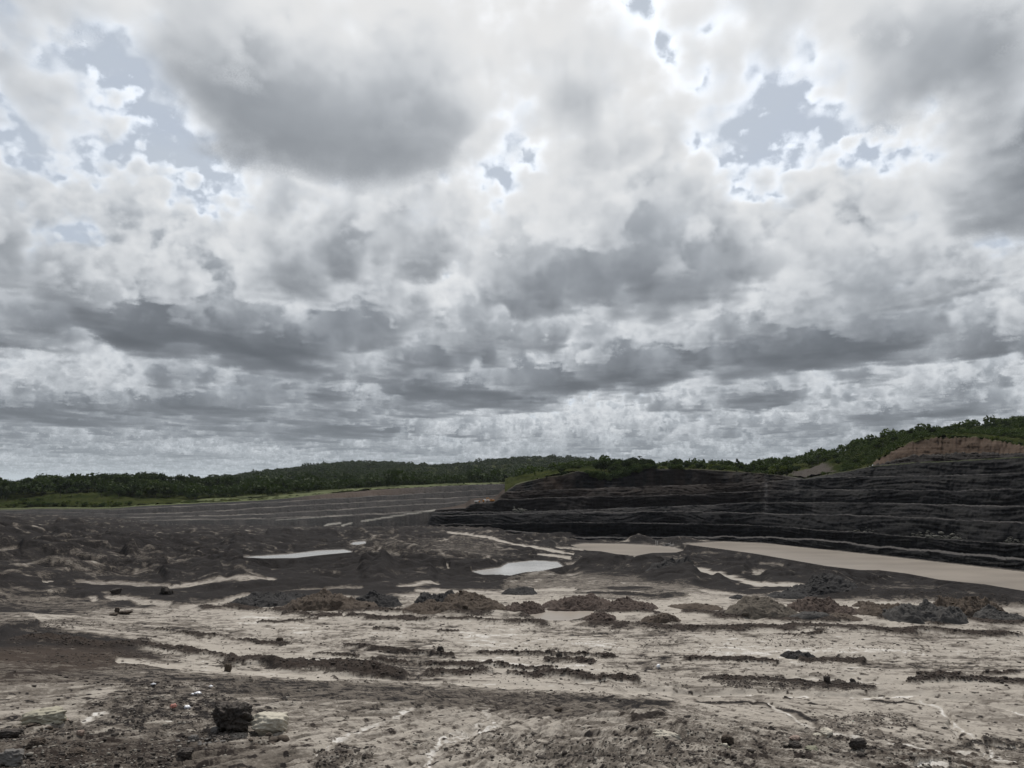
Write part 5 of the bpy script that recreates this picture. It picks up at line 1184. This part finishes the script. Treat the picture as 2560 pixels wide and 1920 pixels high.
# pale broken slab lying in the dark mud, lower centre
stone('rock',1642,1708,1829,1854,M_palest,'pale flat slab lying tilted in the dark mud at lower right of centre',70,.5,.2,tilt=-.28,depth=.5,sink=.30)
for q,(uc,vc,n_,mt_) in enumerate([(575,1846,70,M_coalrock),(500,1855,40,M_greyrock),(665,1846,22,M_brownrock),(105,1823,36,M_brownrock)]):
    rng=np.random.default_rng(400+q); uu_=uc+rng.normal(0,34,n_); vv_=vc+np.abs(rng.normal(0,7,n_))-3; P=on_ground(uu_,vv_); s_=np.exp(rng.normal(math.log(.035),.55,n_)); P[:,2]+=s_*.2
    ck=Chunks(); ck.add(P,s_,rng,2); tag(ck.build('rubble',mt_,kind='stuff'),['crumbs of black shale at the foot of the black boulder','grey crumbs left of the black boulder','small brown crumbs before the pale rounded boulder','brown crumbs below the flat pale slab'][q],'rubble')
# ---------- loose rubble
rg=np.random.default_rng(9)
def scatter(n,vr,ur,keep,size,seed,mat,label,name='rubble',sub=1):
    rng=np.random.default_rng(seed); u=rng.uniform(*ur,n*6); v=rng.uniform(*vr,n*6)
    p=on_ground(u,v); g=ground(p[:,0],p[:,1]); w=keep(g,u,v,p)
    k=rng.random(len(u))<w; k=np.nonzero(k)[0][:n]; p=p[k]; s=np.exp(rng.normal(math.log(size),.50,len(k)))*np.clip((p[:,1]/30)**.55,.55,2.2)
    s=np.minimum(s,size*4.0); p[:,2]+=s*.12
    c=Chunks(); c.add(p,s,rng,sub); o=c.build(name,mat,kind='stuff'); tag(o,label,'rubble'); return o
scatter(13000,(1700,1935),(-40,2600),lambda g,u,v,p:np.clip(g['dens']*1.0-.10,0.015,1),.026,1,mat_clod('dark_rubble',(.034,.028,.024),(.105,.088,.074),9.0),'loose dark rubble scattered over the near slope')
scatter(2600,(1720,1930),(-40,2600),lambda g,u,v,p:np.clip(g['dens']*.8-.05,0.03,.5),.026,2,mat_plain('pale_pebbles',(.20,.18,.15),.85,0,.4,8.0),'small pale pebbles among the near rubble')
scatter(17000,(1490,1720),(-40,2600),lambda g,u,v,p:np.clip(g['dens']*1.2-.22,0.03,1),.027,3,mat_clod('flat_clods',(.030,.024,.020),(.085,.069,.057),7.0),'dark clods lying along the blade rows on the pale flat')
# rock fall on the lower right bench
def wall_pts(u,v,r): return at_r(u,v,r)
rng=np.random.default_rng(31); cu=np.concatenate([rng.normal(2480,55,260),rng.normal(2330,60,160),rng.normal(2200,60,90)]); kk=[int(np.argmin(np.abs(WU-q))) for q in cu]
L5v=interp([(2050,1326),(2200,1335),(2350,1348),(2560,1362),(2900,1388)],cu); vv=L5v-np.abs(rng.normal(0,1,len(cu)))*np.where(cu>2380,13,6)-1.0
P=at_r(cu,vv,(WR[kk]-63)+10+2.2+(L5v-vv)*.16-.6); ck=Chunks(); ck.add(P,np.exp(rng.normal(math.log(.30),.5,len(cu))),rng,1,.55)
tag(ck.build('rock_fall',mat_plain('fallen_mudstone',(.072,.069,.056),.88,0,.4,1.2),kind='stuff'),'pale broken rock slabs fallen on the lowest bench at right','rock fall')
cu=rng.normal(1300,13,70); kk=[int(np.argmin(np.abs(WU-q))) for q in cu]; vv=1282-np.abs(rng.normal(0,4.5,70))
P=at_r(cu,vv,(WR[kk]-63)+24-.5+(1282-vv)*.2); ck=Chunks(); ck.add(P,np.exp(rng.normal(math.log(.55),.4,70)),rng,1,.8)
tag(ck.build('rock_fall',bpy.data.materials['fallen_mudstone'],kind='stuff'),'pile of pale rocks on a bench at the left end of the mine wall','rock fall')
print('stones',time.time()-T00)
# ============================================================ machines, litter, posts
import bmesh
def bm_box(bm,c,s,bev=0.0,rot=None):
    import mathutils
    M=mathutils.Matrix.Translation(c)@(rot or mathutils.Matrix.Identity(4))@mathutils.Matrix.Diagonal((s[0],s[1],s[2],1))
    r=bmesh.ops.create_cube(bm,size=1.0,matrix=M)
    if bev: bmesh.ops.bevel(bm,geom=list({e for v in r['verts'] for e in v.link_edges}),offset=bev,segments=2,affect='EDGES')
def bm_cyl(bm,c,r,h,axis='Z',seg=18):
    import mathutils
    R={'Z':mathutils.Matrix.Identity(4),'X':mathutils.Matrix.Rotation(math.pi/2,4,'Y'),'Y':mathutils.Matrix.Rotation(math.pi/2,4,'X')}[axis]
    bmesh.ops.create_cone(bm,cap_ends=True,segments=seg,radius1=r,radius2=r,depth=h,matrix=mathutils.Matrix.Translation(c)@R)
def bm_prism(bm,prof,x0,x1,axis='Y'):
    "profile (a,z) extruded along axis"
    def P(a,z,t): return (a,t,z) if axis=='Y' else (t,a,z)
    A=[bm.verts.new(P(a,z,x0)) for a,z in prof]; B=[bm.verts.new(P(a,z,x1)) for a,z in prof]; n=len(prof)
    bm.faces.new(A); bm.faces.new(B[::-1])
    for i in range(n): bm.faces.new((A[i],B[i],B[(i+1)%n],A[(i+1)%n]))
def part(name,fn,mat,parent=None):
    bm=bmesh.new(); fn(bm); bmesh.ops.recalc_face_normals(bm,faces=bm.faces); me=bpy.data.meshes.new(name); bm.to_mesh(me); bm.free(); me.materials.append(mat)
    o=bpy.data.objects.new(name,me); C.objects.link(o)
    if parent is not None: o.parent=parent
    return o
def empty(name,loc,rz=0,s=1.0):
    o=bpy.data.objects.new(name,None); C.objects.link(o); o.location=loc; o.rotation_euler=(0,0,rz); o.scale=(s,s,s); return o
M_org=mat_plain('orange_paint',(.62,.27,.055),.45,0,.12); M_white=mat_plain('white_paint',(.78,.76,.72),.5,0,.06); M_tyre=mat_plain('rubber',(.02,.02,.02),.85); M_glass=mat_plain('dark_glass',(.02,.025,.03),.1); M_steel=mat_plain('worn_steel',(.16,.15,.14),.6,.5); M_post=mat_plain('weathered_pale_wood',(.45,.43,.40),.8)
def truck(loc,rz,label,s):
    t=empty('dump_truck',loc,rz,s); tag(t,label,'dump truck')
    part('chassis',lambda b:bm_box(b,(0,0,1.15),(7.6,2.2,.5),.06),M_steel,t)
    part('dump_body',lambda b:bm_prism(b,[(-4.2,1.9),(1.2,1.5),(1.5,3.3),(2.9,3.5),(2.9,3.75),(1.0,3.6),(-4.5,3.3)],-1.7,1.7),M_white,t)
    cab=part('cab',lambda b:bm_prism(b,[(2.0,1.4),(3.9,1.4),(3.9,2.3),(3.5,3.1),(2.0,3.1)],-1.15,1.15),M_org,t)
    part('window',lambda b:bm_box(b,(3.62,0,2.72),(.5,1.9,.55)),M_glass,cab)
    for x in (-2.6,-1.2,2.7):
        for y in (-1.35,1.35): part('wheel',lambda b,x=x,y=y:bm_cyl(b,(x,y,.75),.75,.6,'Y'),M_tyre,t)
    return t
def excavator(loc,rz,label,s):
    t=empty('excavator',loc,rz,s); tag(t,label,'excavator')
    for y in (-1.25,1.25): part('track',lambda b,y=y:bm_prism(b,[(-2.2,.35),(-1.8,0),(1.8,0),(2.2,.35),(2.2,.65),(1.8,.95),(-1.8,.95),(-2.2,.65)],y-.35,y+.35),M_tyre,t)
    part('body',lambda b:(bm_box(b,(-.5,0,1.85),(3.8,2.6,1.3),.12),bm_box(b,(-2.0,0,1.8),(1.0,2.7,1.2),.15)),M_org,t)
    cab=part('cab',lambda b:bm_prism(b,[(.2,1.2),(1.6,1.2),(1.6,2.0),(1.2,3.1),(.2,3.1)],.25,1.3),M_org,t)
    part('window',lambda b:bm_box(b,(.9,.78,2.5),(.9,1.1,.7)),M_glass,cab)
    boom=part('boom',lambda b:bm_prism(b,[(1.0,1.9),(3.2,4.6),(5.4,4.3),(5.3,3.9),(3.3,4.05),(1.4,1.7)],-.3,.2),M_org,t)
    part('stick',lambda b:bm_prism(b,[(5.1,4.5),(5.6,4.3),(4.9,1.7),(4.5,1.8)],-.22,.12),M_org,boom)
    part('bucket',lambda b:bm_prism(b,[(4.3,1.9),(5.0,1.8),(5.1,1.0),(4.5,.6),(3.9,1.0)],-.6,.5),M_steel,t)
    return t
def seat(u,v,r):
    p=at_r(u,v,r); return p
def crest_pt(u,back):
    k=int(np.argmin(np.abs(WU-u))); b=WT[k]; d=b[:2]/np.linalg.norm(b[:2]); return np.array([b[0]+d[0]*back,b[1]+d[1]*back,b[2]-.05+max(0,back)*.02])
truck(crest_pt(1214,3.0),math.radians(172),'pale bodied dump truck on the left end of the mine wall',.52)
excavator(crest_pt(1230,5.0),math.radians(200),'orange excavator beside the pale bodied truck on the mine wall',.62)
truck(crest_pt(1194,4.0),math.radians(10),'smaller orange truck left of the excavator on the mine wall',.40)
# pump raft and stakes at the small lake
b=at_z(1640.,1364.,ZP); 
for du,h,lb in ((0,1.9,'taller pale stake of the pair standing in the small brown pond'),(4,1.75,'shorter pale stake of the pair standing in the small brown pond')):
    b=at_z(1640.+du,1364.,ZP); o=part('stake',lambda m:(bm_cyl(m,(0,0,h/2-.3),.12,h+.6),bm_box(m,(0,0,h+.02),(.3,.3,.08),.01)),M_post); o.location=b; tag(o,lb,'stake')
b=at_z(1672.,1365.,ZP); t=empty('pump_raft',b,.15); tag(t,'dark pump raft with short posts floating beside the stakes','raft')
part('deck',lambda m:bm_box(m,(0,0,.28),(4.6,2.0,.16),.03),M_steel,t)
for y in (-.75,.75): part('float',lambda m,y=y:bm_cyl(m,(0,y,.05),.28,4.6,'X'),M_tyre,t)
part('pump',lambda m:(bm_box(m,(-.9,0,.7),(1.3,.9,.7),.08),bm_cyl(m,(.1,0,.75),.3,.8,'X'),bm_cyl(m,(-1.2,.2,1.2),.06,.5)),M_steel,t)
for x in (-2.1,1.0,2.1): part('post',lambda m,x=x:bm_cyl(m,(x,.7,.9),.05,1.2),M_post,t)
# hose from the raft
# litter on the near slope
M_bag=mat_plain('white_plastic',(.80,.80,.82),.4,0,.05); M_redbag=mat_plain('red_plastic',(.42,.17,.13),.45,0,.15)
def litter(u0,u1,v0,v1,mat,label,seed,name):
    rng=np.random.default_rng(seed); b=on_ground((u0+u1)/2,v1)[0]; r=b[1]; W=(u1-u0)/2*r/F_N; H=(v1-v0)*r/F_N*.8
    v,f=ico(3); n=nz('b',v[:,0]+seed,v[:,1]+v[:,2],2.4); n2=nz('c',v[:,0]-seed,v[:,1]-v[:,2],1.4)
    q=v*(1+.22*n+.12*n2)[:,None]*np.array([W,W*.8,H*.6]); q[:,2]-=q[:,2].min()*.8
    q[:,2]=np.maximum(q[:,2],-.02)
    o=mesh_np(name,q,f,mat,smooth=False); o.location=b; tag(o,label,'litter'); return o
litter(486,502,1728,1736,M_bag,'white crumpled plastic bag on the rubble, largest of the litter',1,'plastic_bag')
litter(478,484,1735,1740,M_bag,'scrap of white plastic left of the largest white bag',2,'plastic_scrap')
litter(461,474,1768,1776,M_bag,'small white bag beside the red wrapper on the rubble',3,'plastic_bag')
litter(426,440,1763,1773,M_redbag,'crumpled red wrapper on the rubble left of the black boulder',4,'wrapper')
litter(379,388,1715,1719,M_bag,'tiny white scrap up the slope at far left',5,'plastic_scrap')
litter(523,532,1712,1718,M_bag,'white scrap highest on the slope above the black boulder',6,'plastic_scrap')
litter(1642,1650,1657,1667,M_bag,'white scrap on the pale flat right of the blade rows',7,'plastic_scrap')
# ============================================================ air
def haze():
    b=NB('haze_air'); b.N.remove(b.b); v=b.N.new('ShaderNodeVolumePrincipled'); v.inputs['Color'].default_value=(.86,.92,1.0,1); v.inputs['Density'].default_value=HAZE; v.inputs['Anisotropy'].default_value=.25
    b.L.new(v.outputs[0],b.N['Material Output'].inputs['Volume'])
    o=part('haze',lambda m:bm_box(m,(0,1400,39),(5200,3200,116)),b.mat); o['kind']='stuff'; tag(o,'thin pale air between the pit and the far wooded hills','haze')
if HAZE: haze()
print('done',time.time()-T00)
